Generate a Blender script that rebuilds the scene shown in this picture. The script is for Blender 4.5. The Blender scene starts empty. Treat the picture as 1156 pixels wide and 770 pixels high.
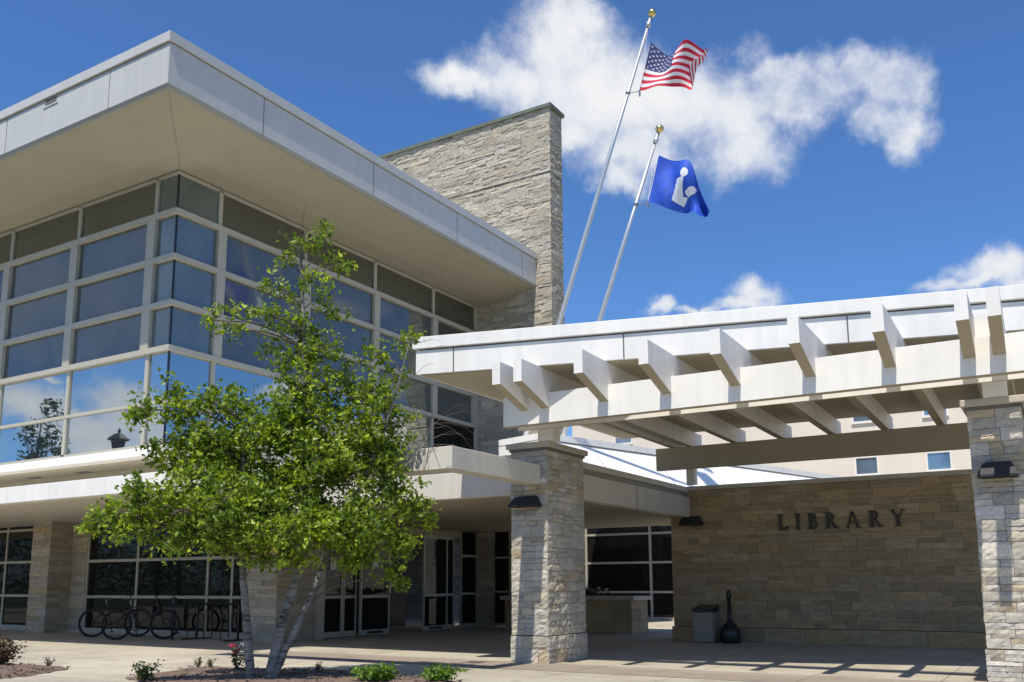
import bpy, bmesh, math, random
from mathutils import Vector, Matrix
R_ = math.radians
S = bpy.context.scene
COL = S.collection
rnd = random.Random(7)

# ------------------------------------------------------------------ materials
def nt(name):
    m = bpy.data.materials.new(name); m.use_nodes = True
    n = m.node_tree; n.nodes.clear()
    return m, n, n.nodes, n.links
def N(ns, t, **k):
    o = ns.new(t)
    for a, b in k.items():
        if a.startswith('i_'):
            o.inputs[int(a[2:]) if a[2:].isdigit() else a[2:].replace('_', ' ')].default_value = b
        else: setattr(o, a, b)
    return o
def out(n, sh):
    o = n.nodes.new('ShaderNodeOutputMaterial'); n.links.new(sh, o.inputs[0]); return o
def ramp(ns, pts):
    r = ns.new('ShaderNodeValToRGB'); e = r.color_ramp.elements
    while len(e) < len(pts): e.new(.5)
    for i, (p, c) in enumerate(pts):
        e[i].position = p; e[i].color = (*c, 1) if len(c) == 3 else c
    return r
def simple(name, col, rough=.6, var=.08, scale=3., metal=0., bump=0., bscale=60., spec=.5, streak=0.):
    """painted / plain surface with slight tonal variation and dirt"""
    m, n, ns, L = nt(name)
    tc = N(ns, 'ShaderNodeTexCoord'); geo = N(ns, 'ShaderNodeNewGeometry')
    nz = N(ns, 'ShaderNodeTexNoise'); nz.inputs['Scale'].default_value = scale; nz.inputs['Detail'].default_value = 6
    L.new(geo.outputs['Position'], nz.inputs['Vector'])
    r = ramp(ns, [(.25, tuple(c*(1-var) for c in col)), (.75, tuple(min(1, c*(1+var*.5)) for c in col))])
    L.new(nz.outputs['Fac'], r.inputs[0])
    p = N(ns, 'ShaderNodeBsdfPrincipled'); p.inputs['Roughness'].default_value = rough
    p.inputs['Metallic'].default_value = metal; p.inputs['Specular IOR Level'].default_value = spec
    c = r.outputs[0]
    if streak:
        mp = N(ns, 'ShaderNodeMapping'); mp.inputs['Scale'].default_value = (6, 6, .35); L.new(geo.outputs['Position'], mp.inputs[0])
        n2 = N(ns, 'ShaderNodeTexNoise'); n2.inputs['Scale'].default_value = 1.; n2.inputs['Detail'].default_value = 5; L.new(mp.outputs[0], n2.inputs[0])
        r2 = ramp(ns, [(.35, (1-streak,)*3), (.62, (1, 1, 1))]); L.new(n2.outputs['Fac'], r2.inputs[0])
        mx = N(ns, 'ShaderNodeMix', data_type='RGBA', blend_type='MULTIPLY'); mx.inputs[0].default_value = 1
        L.new(c, mx.inputs[6]); L.new(r2.outputs[0], mx.inputs[7]); c = mx.outputs[2]
    L.new(c, p.inputs['Base Color'])
    if bump:
        nb = N(ns, 'ShaderNodeTexNoise'); nb.inputs['Scale'].default_value = bscale; nb.inputs['Detail'].default_value = 4
        L.new(geo.outputs['Position'], nb.inputs['Vector'])
        b = N(ns, 'ShaderNodeBump'); b.inputs['Strength'].default_value = bump; b.inputs['Distance'].default_value = .01
        L.new(nb.outputs['Fac'], b.inputs['Height']); L.new(b.outputs[0], p.inputs['Normal'])
    out(n, p.outputs[0]); return m
def stone(name, tint=(1, 1, 1), bump=.5, dist=.014, sc=28.):
    """per-block colour attribute x noise, rough split face"""
    m, n, ns, L = nt(name)
    at = N(ns, 'ShaderNodeAttribute', attribute_name='Col'); geo = N(ns, 'ShaderNodeNewGeometry')
    mp = N(ns, 'ShaderNodeMapping'); mp.inputs['Scale'].default_value = (1, 1, 2.6); L.new(geo.outputs['Position'], mp.inputs[0])
    a = N(ns, 'ShaderNodeTexNoise'); a.inputs['Scale'].default_value = 5; a.inputs['Detail'].default_value = 8; a.inputs['Roughness'].default_value = .65
    b = N(ns, 'ShaderNodeTexNoise'); b.inputs['Scale'].default_value = sc; b.inputs['Detail'].default_value = 6; b.inputs['Roughness'].default_value = .7
    L.new(mp.outputs[0], a.inputs[0]); L.new(mp.outputs[0], b.inputs[0])
    r = ramp(ns, [(.3, (.74*tint[0], .72*tint[1], .68*tint[2])), (.7, (1.12*tint[0], 1.1*tint[1], 1.06*tint[2]))]); L.new(a.outputs['Fac'], r.inputs[0])
    mx = N(ns, 'ShaderNodeMix', data_type='RGBA', blend_type='MULTIPLY'); mx.inputs[0].default_value = 1
    L.new(at.outputs['Color'], mx.inputs[6]); L.new(r.outputs[0], mx.inputs[7])
    r2 = ramp(ns, [(.36, (.6, .58, .55)), (.52, (1, 1, 1))]); L.new(b.outputs['Fac'], r2.inputs[0])
    m2 = N(ns, 'ShaderNodeMix', data_type='RGBA', blend_type='MULTIPLY'); m2.inputs[0].default_value = .75
    L.new(mx.outputs[2], m2.inputs[6]); L.new(r2.outputs[0], m2.inputs[7])
    p = N(ns, 'ShaderNodeBsdfPrincipled'); p.inputs['Roughness'].default_value = .9; p.inputs['Specular IOR Level'].default_value = .2
    L.new(m2.outputs[2], p.inputs['Base Color'])
    bp = N(ns, 'ShaderNodeBump'); bp.inputs['Strength'].default_value = bump; bp.inputs['Distance'].default_value = dist
    L.new(b.outputs['Fac'], bp.inputs['Height']); L.new(bp.outputs[0], p.inputs['Normal'])
    out(n, p.outputs[0]); return m
def glass(name, col, refl, rough=.015, fr_k=.8):
    """coated pane: tinted body (what shows of the dim room) plus mirror reflection, slightly wavy"""
    m, n, ns, L = nt(name)
    geo = N(ns, 'ShaderNodeNewGeometry')
    nz = N(ns, 'ShaderNodeTexNoise'); nz.inputs['Scale'].default_value = .9; nz.inputs['Detail'].default_value = 2
    L.new(geo.outputs['Position'], nz.inputs['Vector'])
    b = N(ns, 'ShaderNodeBump'); b.inputs['Strength'].default_value = .06; b.inputs['Distance'].default_value = .02
    L.new(nz.outputs['Fac'], b.inputs['Height'])
    mp = N(ns, 'ShaderNodeMapping'); mp.inputs['Scale'].default_value = (1.2, 1.2, .6); L.new(geo.outputs['Position'], mp.inputs[0])
    n2 = N(ns, 'ShaderNodeTexNoise'); n2.inputs['Scale'].default_value = 1.; n2.inputs['Detail'].default_value = 4; L.new(mp.outputs[0], n2.inputs[0])
    r = ramp(ns, [(.3, tuple(c*.8 for c in col)), (.7, tuple(c*1.2 for c in col))]); L.new(n2.outputs['Fac'], r.inputs[0])
    d = N(ns, 'ShaderNodeBsdfDiffuse'); L.new(r.outputs[0], d.inputs[0])
    g = N(ns, 'ShaderNodeBsdfGlossy'); g.inputs['Roughness'].default_value = rough; g.inputs['Color'].default_value = (.86, .93, .95, 1)
    # each pane is set a hair out of plane
    oi = N(ns, 'ShaderNodeObjectInfo'); wn = N(ns, 'ShaderNodeTexWhiteNoise', noise_dimensions='1D'); L.new(oi.outputs['Random'], wn.inputs['W'])
    sb = N(ns, 'ShaderNodeVectorMath', operation='SUBTRACT'); sb.inputs[1].default_value = (.5, .5, .5); L.new(wn.outputs['Color'], sb.inputs[0])
    sc_ = N(ns, 'ShaderNodeVectorMath', operation='MULTIPLY_ADD'); sc_.inputs[1].default_value = (.009, .009, .009); L.new(sb.outputs[0], sc_.inputs[0]); L.new(b.outputs[0], sc_.inputs[2])
    nm_ = N(ns, 'ShaderNodeVectorMath', operation='NORMALIZE'); L.new(sc_.outputs[0], nm_.inputs[0])
    L.new(nm_.outputs[0], g.inputs['Normal'])
    fr = N(ns, 'ShaderNodeFresnel'); fr.inputs['IOR'].default_value = 1.45
    ma = N(ns, 'ShaderNodeMath', operation='MULTIPLY_ADD'); ma.inputs[1].default_value = fr_k; ma.inputs[2].default_value = refl; ma.use_clamp = True
    L.new(fr.outputs[0], ma.inputs[0])
    mx = N(ns, 'ShaderNodeMixShader'); L.new(ma.outputs[0], mx.inputs[0]); L.new(d.outputs[0], mx.inputs[1]); L.new(g.outputs[0], mx.inputs[2])
    out(n, mx.outputs[0]); return m
def concrete(name, c1, c2, joints=True, scale=.35):
    m, n, ns, L = nt(name)
    geo = N(ns, 'ShaderNodeNewGeometry')
    a = N(ns, 'ShaderNodeTexNoise'); a.inputs['Scale'].default_value = scale; a.inputs['Detail'].default_value = 8; a.inputs['Roughness'].default_value = .6
    b = N(ns, 'ShaderNodeTexNoise'); b.inputs['Scale'].default_value = 45; b.inputs['Detail'].default_value = 5
    L.new(geo.outputs['Position'], a.inputs[0]); L.new(geo.outputs['Position'], b.inputs[0])
    r = ramp(ns, [(.3, c1), (.7, c2)]); L.new(a.outputs['Fac'], r.inputs[0])
    r2 = ramp(ns, [(.3, (.78, .77, .76)), (.6, (1.04, 1.04, 1.04))]); L.new(b.outputs['Fac'], r2.inputs[0])
    mx = N(ns, 'ShaderNodeMix', data_type='RGBA', blend_type='MULTIPLY'); mx.inputs[0].default_value = .8
    L.new(r.outputs[0], mx.inputs[6]); L.new(r2.outputs[0], mx.inputs[7]); c = mx.outputs[2]
    if joints:
        br = N(ns, 'ShaderNodeTexBrick'); br.offset = 0; br.inputs['Scale'].default_value = 1.0
        br.inputs['Mortar Size'].default_value = .007; br.inputs['Mortar Smooth'].default_value = .3
        br.inputs['Brick Width'].default_value = 1.52; br.inputs['Row Height'].default_value = 1.52
        br.inputs['Color1'].default_value = (1, 1, 1, 1); br.inputs['Color2'].default_value = (.84, .84, .83, 1); br.inputs['Mortar'].default_value = (.3, .28, .25, 1)
        L.new(geo.outputs['Position'], br.inputs[0])
        m3 = N(ns, 'ShaderNodeMix', data_type='RGBA', blend_type='MULTIPLY'); m3.inputs[0].default_value = 1
        L.new(c, m3.inputs[6]); L.new(br.outputs[0], m3.inputs[7]); c = m3.outputs[2]
    st = N(ns, 'ShaderNodeTexNoise'); st.inputs['Scale'].default_value = 1.7; st.inputs['Detail'].default_value = 9; st.inputs['Roughness'].default_value = .7; st.inputs['Distortion'].default_value = .6
    L.new(geo.outputs['Position'], st.inputs[0]); rs = ramp(ns, [(.36, (.78, .76, .73)), (.5, (1, 1, 1))]); L.new(st.outputs['Fac'], rs.inputs[0])
    m4_ = N(ns, 'ShaderNodeMix', data_type='RGBA', blend_type='MULTIPLY'); m4_.inputs[0].default_value = .8; L.new(c, m4_.inputs[6]); L.new(rs.outputs[0], m4_.inputs[7]); c = m4_.outputs[2]
    p = N(ns, 'ShaderNodeBsdfPrincipled'); p.inputs['Roughness'].default_value = .85; p.inputs['Specular IOR Level'].default_value = .25
    L.new(c, p.inputs['Base Color'])
    bp = N(ns, 'ShaderNodeBump'); bp.inputs['Strength'].default_value = .3; bp.inputs['Distance'].default_value = .006
    L.new(b.outputs['Fac'], bp.inputs['Height']); L.new(bp.outputs[0], p.inputs['Normal'])
    out(n, p.outputs[0]); return m
def leafmat(name, k=1.0):
    m, n, ns, L = nt(name)
    at = N(ns, 'ShaderNodeAttribute', attribute_name='Col')
    d = N(ns, 'ShaderNodeBsdfPrincipled'); d.inputs['Roughness'].default_value = .42; d.inputs['Specular IOR Level'].default_value = .4
    t = N(ns, 'ShaderNodeBsdfTranslucent')
    g = N(ns, 'ShaderNodeMix', data_type='RGBA', blend_type='MULTIPLY'); g.inputs[0].default_value = 1; g.inputs[7].default_value = (1.5*k, 1.6*k, .55*k, 1)
    L.new(at.outputs['Color'], d.inputs['Base Color']); L.new(at.outputs['Color'], g.inputs[6]); L.new(g.outputs[2], t.inputs[0])
    mx = N(ns, 'ShaderNodeMixShader'); mx.inputs[0].default_value = .38
    L.new(d.outputs[0], mx.inputs[1]); L.new(t.outputs[0], mx.inputs[2]); out(n, mx.outputs[0]); return m
def birch():
    m, n, ns, L = nt('birch bark')
    geo = N(ns, 'ShaderNodeNewGeometry')
    mp = N(ns, 'ShaderNodeMapping'); mp.inputs['Scale'].default_value = (6, 6, 26); L.new(geo.outputs['Position'], mp.inputs[0])
    a = N(ns, 'ShaderNodeTexNoise'); a.inputs['Scale'].default_value = 1; a.inputs['Detail'].default_value = 4; L.new(mp.outputs[0], a.inputs[0])
    r = ramp(ns, [(.33, (.035, .03, .028)), (.42, (.15, .145, .135)), (.6, (.25, .24, .225))]); L.new(a.outputs['Fac'], r.inputs[0])
    b = N(ns, 'ShaderNodeTexNoise'); b.inputs['Scale'].default_value = 4; L.new(geo.outputs['Position'], b.inputs[0])
    mx = N(ns, 'ShaderNodeMix', data_type='RGBA', blend_type='MULTIPLY'); mx.inputs[0].default_value = .7
    r2 = ramp(ns, [(.3, (.6, .56, .5)), (.6, (1, 1, 1))]); L.new(b.outputs['Fac'], r2.inputs[0])
    L.new(r.outputs[0], mx.inputs[6]); L.new(r2.outputs[0], mx.inputs[7])
    p = N(ns, 'ShaderNodeBsdfPrincipled'); p.inputs['Roughness'].default_value = .8
    L.new(mx.outputs[2], p.inputs[0]); out(n, p.outputs[0]); return m

M = dict(
 white = simple('white portico paint', (.86, .83, .765), .5, .07, 1.2, streak=.07),
 panel = simple('light grey metal panel', (.56, .545, .51), .38, .06, .9, streak=.05),
 trim = simple('sage grey panel trim', (.30, .30, .26), .5, .05),
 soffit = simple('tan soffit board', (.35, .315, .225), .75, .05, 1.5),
 soffit2 = simple('cream soffit and underside shade', (.38, .335, .24), .75, .05, 1.5),
 beam = simple('cream painted steel beam', (.66, .61, .51), .5, .05, 1.5, streak=.08),
 dark = simple('dark panel joint', (.13, .13, .125), .8),  # dark grey for joints, reveals, scupper and vents
 frame = simple('pale aluminium frame', (.44, .41, .33), .4, .05, 2.),
 frame2 = simple('silver aluminium frame', (.42, .39, .32), .4, .05, 2.),
 alu = simple('brushed aluminium pole', (.60, .61, .62), .35, .05, 2., metal=.55),
 gold = simple('gilt ball', (.75, .55, .22), .25, .05, 2., metal=.9),
 black = simple('black powder coat', (.012, .012, .013), .35, .1),
 rubber = simple('black rubber', (.012, .012, .012), .7, .1),
 steel = simple('dull steel', (.35, .35, .36), .35, .1, metal=.7),
 copper = simple('green copper cap', (.13, .15, .11), .6, .2, 3.),
 mortar = simple('stone mortar', (.16, .15, .13), .95, .15, 6.),
 sill = simple('cast stone cap', (.50, .45, .36), .85, .12, 4., bump=.4),
 stone = stone('split face limestone', (1.02, .99, .95)),
 stone_t = stone('tower ledge stone', (1.03, 1.0, .97), 1.0, .05, 16.),
 stone_p = stone('pier limestone', (.98, .94, .86), .4, .012),
 stone_w = stone('smooth wall limestone', (1.22, 1.03, .84), .35, .012),
 g_low = glass('reflective vision glass', (.025, .035, .045), .5),
 g_up = glass('screened grey glass', (.078, .086, .082), .09, .06),
 g_top = glass('olive soffit reflection glass', (.055, .05, .036), .16, .06),  # olive body paints in the tan reflection of the soffit
 g_corner = glass('clear corner glass', (.10, .125, .115), .13, .04),
 g_dark = glass('dark ground floor glass', (.013, .013, .011), .02, .02, .28),
 plaza = concrete('plaza concrete', (.41, .365, .285), (.53, .475, .375)),
 plaza_s = concrete('buff aggregate band', (.31, .25, .20), (.38, .315, .255)),
 lawn = simple('lawn', (.06, .10, .03), .9, .3, 2.),
 road = simple('asphalt', (.055, .055, .055), .9, .15, 6.),
 mulch = simple('bark mulch', (.17, .115, .085), .95, .5, 30., bump=1., bscale=40),
 beige = simple('beige render', (.76, .665, .54), .85, .06, .6),
 beige_t = simple('pale stone trim', (.82, .78, .7), .8, .06, .6),
 winblue = glass('distant window glass', (.10, .15, .20), .25, .08),
 bronze = simple('dark bronze letters', (.03, .024, .018), .45, .2, 8.),
 red = simple('flag red', (.55, .02, .045), .8, .1), wht = simple('flag white', (.78, .76, .78), .8, .05),
 navy = simple('flag navy', (.03, .04, .14), .8, .1), blue = simple('flag blue', (.012, .075, .50), .7, .25, 4.),
 emb = simple('flag emblem white', (.72, .75, .8), .8, .05),
 leaf = leafmat('leaf'), leaf_far = leafmat('shrub leaf', .8), bark = birch(),
 bark2 = simple('grey brown bark', (.14, .11, .085), .9, .3, 12.),
 petal = simple('pink petal', (.62, .04, .13), .6, .2, 30.), petalw = simple('pale petal', (.6, .55, .6), .6, .2, 30.),
 binst = simple('exposed aggregate bin', (.30, .27, .22), .9, .25, 60., bump=.6, bscale=120),
 lampblk = simple('black cast metal', (.016, .016, .018), .65, .1), lens = simple('dark lens', (.03, .03, .03), .9, .05, spec=.1),
)

# ------------------------------------------------------------------ mesh helpers
def link(name, bm, mat, parent=None, smooth=False):
    me = bpy.data.meshes.new(name); bm.to_mesh(me); bm.free()
    for m in (mat if isinstance(mat, (list, tuple)) else [mat]): me.materials.append(m)
    if smooth:
        for p in me.polygons: p.use_smooth = True
    o = bpy.data.objects.new(name, me); COL.objects.link(o)
    if parent is not None: 
        o.parent = parent; o.matrix_parent_inverse = Matrix.Translation(-Vector(parent_loc(parent)))
    return o
def parent_loc(p):
    v = Vector(p.location)
    q = p.parent
    while q is not None:
        v += Vector(q.location); q = q.parent
    return v if p.type == 'EMPTY' else (Vector((0, 0, 0)) if p.parent is None else Vector((0,0,0)))
def thing(name, label, cat, loc=(0, 0, 0), group=None):
    o = bpy.data.objects.new(name, None); COL.objects.link(o); o.location = loc; o.empty_display_size = .2
    tag(o, label, cat, group); return o
def tag(o, label=None, cat=None, group=None, kind=None):
    if label: o['label'] = label
    if cat: o['category'] = cat
    if group: o['group'] = group
    if kind: o['kind'] = kind
    return o
def box(bm, x0, x1, y0, y1, z0, z1):
    x0, x1 = sorted((x0, x1)); y0, y1 = sorted((y0, y1)); z0, z1 = sorted((z0, z1))
    v = [bm.verts.new(p) for p in ((x0,y0,z0),(x1,y0,z0),(x1,y1,z0),(x0,y1,z0),(x0,y0,z1),(x1,y0,z1),(x1,y1,z1),(x0,y1,z1))]
    for f in ((0,3,2,1),(4,5,6,7),(0,1,5,4),(1,2,6,5),(2,3,7,6),(3,0,4,7)): bm.faces.new([v[i] for i in f])
def bx(*a, bev=0.):
    bm = bmesh.new(); box(bm, *a)
    if bev: bmesh.ops.bevel(bm, geom=bm.edges[:], offset=bev, segments=1, affect='EDGES')
    return bm
def prism(pts, z0, z1, bev=0.):
    bm = bmesh.new(); lo = [bm.verts.new((x, y, z0)) for x, y in pts]; hi = [bm.verts.new((x, y, z1)) for x, y in pts]
    n = len(pts)
    bm.faces.new(lo[::-1]); bm.faces.new(hi)
    for i in range(n): bm.faces.new((lo[i], lo[(i+1) % n], hi[(i+1) % n], hi[i]))
    bmesh.ops.recalc_face_normals(bm, faces=bm.faces[:])
    if bev: bmesh.ops.bevel(bm, geom=bm.edges[:], offset=bev, segments=1, affect='EDGES')
    return bm
def sideprism(prof, y0, y1, bev=0.):
    """profile in (x,z), extruded along y"""
    bm = bmesh.new(); a = [bm.verts.new((x, y0, z)) for x, z in prof]; b = [bm.verts.new((x, y1, z)) for x, z in prof]; n = len(prof)
    bm.faces.new(a); bm.faces.new(b[::-1])
    for i in range(n): bm.faces.new((a[i], b[i], b[(i+1) % n], a[(i+1) % n]))
    bmesh.ops.recalc_face_normals(bm, faces=bm.faces[:])
    if bev: bmesh.ops.bevel(bm, geom=bm.edges[:], offset=bev, segments=1, affect='EDGES')
    return bm
def tube(bm, pts, rad, seg=8, cap=True):
    pts = [Vector(p) for p in pts]; rings = []
    if not isinstance(rad, (list, tuple)): rad = [rad]*len(pts)
    up = Vector((.13, .27, .95))
    for i, p in enumerate(pts):
        d = (pts[min(i+1, len(pts)-1)] - pts[max(i-1, 0)]).normalized()
        a = d.cross(up)
        if a.length < .1: a = d.cross(Vector((1, 0, 0)))
        a.normalize(); b = d.cross(a).normalized()
        rings.append([bm.verts.new(p + (a*math.cos(t)+b*math.sin(t))*rad[i]) for t in [2*math.pi*k/seg for k in range(seg)]])
    for r0, r1 in zip(rings, rings[1:]):
        for k in range(seg): bm.faces.new((r0[k], r0[(k+1) % seg], r1[(k+1) % seg], r1[k]))
    if cap: bm.faces.new(rings[0][::-1]); bm.faces.new(rings[-1])
def torus(bm, c, ax, R, r, seg=32, s2=8):
    c = Vector(c); ax = Vector(ax).normalized(); a = ax.cross(Vector((0, 0, 1))).normalized(); b = ax.cross(a)
    rings = []
    for i in range(seg):
        t = 2*math.pi*i/seg; d = a*math.cos(t)+b*math.sin(t)
        rings.append([bm.verts.new(c+d*(R+r*math.cos(u))+ax*r*math.sin(u)) for u in [2*math.pi*k/s2 for k in range(s2)]])
    for i in range(seg):
        r0, r1 = rings[i], rings[(i+1) % seg]
        for k in range(s2): bm.faces.new((r0[k], r1[k], r1[(k+1) % s2], r0[(k+1) % s2]))
def lathe(bm, c, prof, seg=20):
    rings = [[bm.verts.new((c[0]+r*math.cos(t), c[1]+r*math.sin(t), c[2]+z)) for t in [2*math.pi*k/seg for k in range(seg)]] for r, z in prof]
    for r0, r1 in zip(rings, rings[1:]):
        for k in range(seg): bm.faces.new((r0[k], r0[(k+1) % seg], r1[(k+1) % seg], r1[k]))
    bm.faces.new(rings[0][::-1]); bm.faces.new(rings[-1])
def ball(bm, c, r, sub=2):
    bmesh.ops.create_icosphere(bm, subdivisions=sub, radius=r, matrix=Matrix.Translation(c))

PAL_P = [(.56,.54,.48),(.53,.51,.45),(.60,.57,.51),(.50,.48,.43),(.58,.54,.45),(.54,.52,.48),(.62,.60,.55),(.56,.48,.35),(.52,.51,.48),(.47,.45,.41),(.60,.58,.53)]
PAL_T = [(min(1,a*1.22),min(1,b*1.22),min(1,c*1.2)) for a,b,c in [(.42,.40,.35),(.46,.44,.39),(.38,.36,.31),(.50,.48,.42),(.44,.42,.37),(.47,.45,.41),(.38,.36,.31),(.47,.42,.35)]]
PAL_W = [(.37,.335,.25),(.35,.315,.235),(.39,.355,.27),(.34,.31,.245),(.38,.335,.24),(.36,.34,.275),(.40,.36,.27),(.39,.32,.22),(.345,.33,.275),(.31,.28,.22),(.375,.345,.27)]
PAL_B = [(a*.86, b*.84, c*.82) for a, b, c in PAL_P]
def blocks(bm, O, U, W, z0, z1, Nn, band=(.2,.3), ln=(.25,.7), jit=.01, tilt=.006, seg=0, pal=PAL_P, seed=1, split=3, gap=.008, depth=.04, skip=None, hmin=.06):
    """stone facing laid as real blocks: O origin, U unit vector along the wall, Nn outward normal"""
    r = random.Random(seed); U = Vector(U); Nn = Vector(Nn); O = Vector(O)
    cl = bm.loops.layers.float_color.get('Col') or bm.loops.layers.float_color.new('Col')
    z = z0
    while z < z1-1e-4:
        h = r.uniform(*band)
        if z+h > z1-band[0]*.6: h = z1-z
        s = 0.
        while s < W-1e-4:
            l = r.uniform(*ln)
            if s+l > W-ln[0]*.7: l = W-s
            k = r.randint(1, split); k = max(1, min(k, int(h/hmin)))
            cuts = sorted([0, 1]+[(i+r.uniform(-.25, .25))/k for i in range(1, k)])
            for c0, c1 in zip(cuts, cuts[1:]):
                pieces = [(s, s+l)]
                if l > ln[0]*2.2 and r.random() < .45:
                    q = s+l*r.uniform(.35, .65); pieces = [(s, q), (q, s+l)]
                for a, b in pieces:
                    za, zb = z+h*c0, z+h*c1
                    if skip and skip(a, b, za, zb): continue
                    one(bm, cl, O, U, Nn, a+gap/2, b-gap/2, za+gap/2, zb-gap/2, r, jit, tilt, seg, pal, depth)
            s += l
        z += h
def one(bm, cl, O, U, Nn, a, b, za, zb, r, jit, tilt, seg, pal, depth):
    d = r.uniform(0, jit); tx = r.uniform(-tilt, tilt); tz = r.uniform(-tilt, tilt)
    nx = max(1, int((b-a)/seg)) if seg else 1; nz = max(1, int((zb-za)/(seg*.7))) if seg else 1
    c = r.choice(pal); k = r.uniform(.84, 1.14); c = (min(1, c[0]*k), min(1, c[1]*k), min(1, c[2]*k*r.uniform(.96, 1.04)), 1)
    g = []
    for j in range(nz+1):
        row = []
        for i in range(nx+1):
            fx, fz = i/nx, j/nz
            e = d + tx*(fx*2-1) + tz*(fz*2-1)
            if seg:
                e += r.uniform(-1, 1)*jit*.7
                if i in (0, nx) or j in (0, nz): e -= jit*.6
            row.append(bm.verts.new(O+U*(a+(b-a)*fx)+Nn*e+Vector((0, 0, za+(zb-za)*fz))))
        g.append(row)
    fs = [bm.faces.new((g[j][i], g[j][i+1], g[j+1][i+1], g[j+1][i])) for j in range(nz) for i in range(nx)]
    bo = [g[0][i] for i in range(nx+1)] + [g[j][nx] for j in range(1, nz+1)] + [g[nz][i] for i in range(nx-1, -1, -1)] + [g[j][0] for j in range(nz-1, 0, -1)]
    bk = {}
    for v in bo:
        w = v.co - O; s = w.dot(U); zz = w.z
        bk[v] = bm.verts.new(O+U*s-Nn*depth+Vector((0, 0, zz)))
    for v, w in zip(bo, bo[1:]+bo[:1]): fs.append(bm.faces.new((w, v, bk[v], bk[w])))
    for f in fs:
        for lp in f.loops: lp[cl] = c
def fix(bm): bmesh.ops.recalc_face_normals(bm, faces=bm.faces[:])
def core_color(bm, col=(.27, .25, .21, 1), start=0):
    cl = bm.loops.layers.float_color.get('Col') or bm.loops.layers.float_color.new('Col')
    bm.faces.ensure_lookup_table()
    for f in bm.faces[start:]:
        for lp in f.loops: lp[cl] = col
def stone_box(name, x0, x1, y0, y1, z0, z1, faces, mat, parent, **k):
    """stone mass with a mortar core and block facing on the chosen faces (-x,-y,+x,+y)"""
    bm = bmesh.new(); dp = k.get('depth', .04); i = .03
    box(bm, x0+i, x1-i, y0+i, y1-i, z0, z1-.004); core_color(bm)
    sd = k.pop('seed', 1)
    if '-x' in faces: blocks(bm, (x0, y1, 0), (0, -1, 0), y1-y0, z0, z1, (-1, 0, 0), seed=sd, **k)
    if '-y' in faces: blocks(bm, (x0, y0, 0), (1, 0, 0), x1-x0, z0, z1, (0, -1, 0), seed=sd+1, **k)
    if '+x' in faces: blocks(bm, (x1, y0, 0), (0, 1, 0), y1-y0, z0, z1, (1, 0, 0), seed=sd+2, **k)
    if '+y' in faces: blocks(bm, (x1, y1, 0), (-1, 0, 0), x1-x0, z0, z1, (0, 1, 0), seed=sd+3, **k)
    return link(name, bm, mat, parent)

# ------------------------------------------------------------------ ground (setting)
def sheet(name, pts, z, mat):
    bm = bmesh.new(); bm.faces.new([bm.verts.new((x, y, z)) for x, y in pts]); o = link(name, bm, mat); o['kind'] = 'structure'; return o
sheet('ground', [(-600, -600), (900, -600), (900, 600), (-600, 600)], -.012, M['lawn'])
sheet('road', [(-16, -300), (-6, -300), (-6, 300), (-16, 300)], -.008, M['road'])
sheet('plaza', [(-2, -30), (75, -30), (75, 60), (-2, 60)], 0., M['plaza'])
sheet('paving_band', [(11.45, -14), (12.55, -14), (12.55, 12.6), (11.45, 12.6)], .004, M['plaza_s'])

def rough_bed(name, pts, seed):
    """low irregular mound of bark mulch"""
    r = random.Random(seed); bm = bmesh.new(); cx = sum(p[0] for p in pts)/len(pts); cy = sum(p[1] for p in pts)/len(pts)
    dense = []
    for (a, b), (c, d) in zip(pts, pts[1:]+pts[:1]):
        for i in range(8): dense.append((a+(c-a)*i/8+r.uniform(-.05, .05), b+(d-b)*i/8+r.uniform(-.05, .05)))
    rings = []
    for k in range(8):
        f = 1-k/8; rings.append([bm.verts.new((cx+(x-cx)*f+r.uniform(-.03, .03), cy+(y-cy)*f+r.uniform(-.03, .03), .005 if k == 0 else .03+.035*(1-f)+r.uniform(-.012, .02))) for x, y in dense])
    n = len(dense)
    for r0, r1 in zip(rings, rings[1:]):
        for i in range(n): bm.faces.new((r0[i], r0[(i+1) % n], r1[(i+1) % n], r1[i]))
    bm.faces.new(rings[-1])
    for _ in range(1400):   # loose chips
        x0, y0 = dense[r.randrange(n)]; f = math.sqrt(r.random())*1.02
        p = Vector((cx+(x0-cx)*f, cy+(y0-cy)*f, .035+.04*(1-f))); s = r.uniform(.012, .035)
        a = Vector((r.uniform(-1, 1), r.uniform(-1, 1), r.uniform(-.3, .5))).normalized()*s; b = a.cross(Vector((r.uniform(-.4, .4), r.uniform(-.4, .4), 1))).normalized()*s*.4
        bm.faces.new([bm.verts.new(q) for q in (p-a-b, p+a-b, p+a+b, p-a+b)])
    o = link(name, bm, M['mulch']); o['kind'] = 'structure'; return o
rough_bed('mulch_bed', [(9.35, 11.3), (9.55, 10.3), (9.85, 9.2), (10.0, 8.2), (9.6, 6.6), (8.9, 6.1), (7.6, 7.6), (7.3, 9.3), (7.9, 10.8)], 3)
rough_bed('mulch_bed', [(8.35, 14.6), (8.35, 12.75), (7.3, 12.2), (6.2, 12.4), (6.2, 16)], 4)

# ------------------------------------------------------------------ library building
LB = thing('library_building', 'large two storey library with glass corner, grey overhanging roof and limestone walls', 'building', (14, 18, 0))
VG = 18.24; UG = 14.0; UT = 27.4
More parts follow.
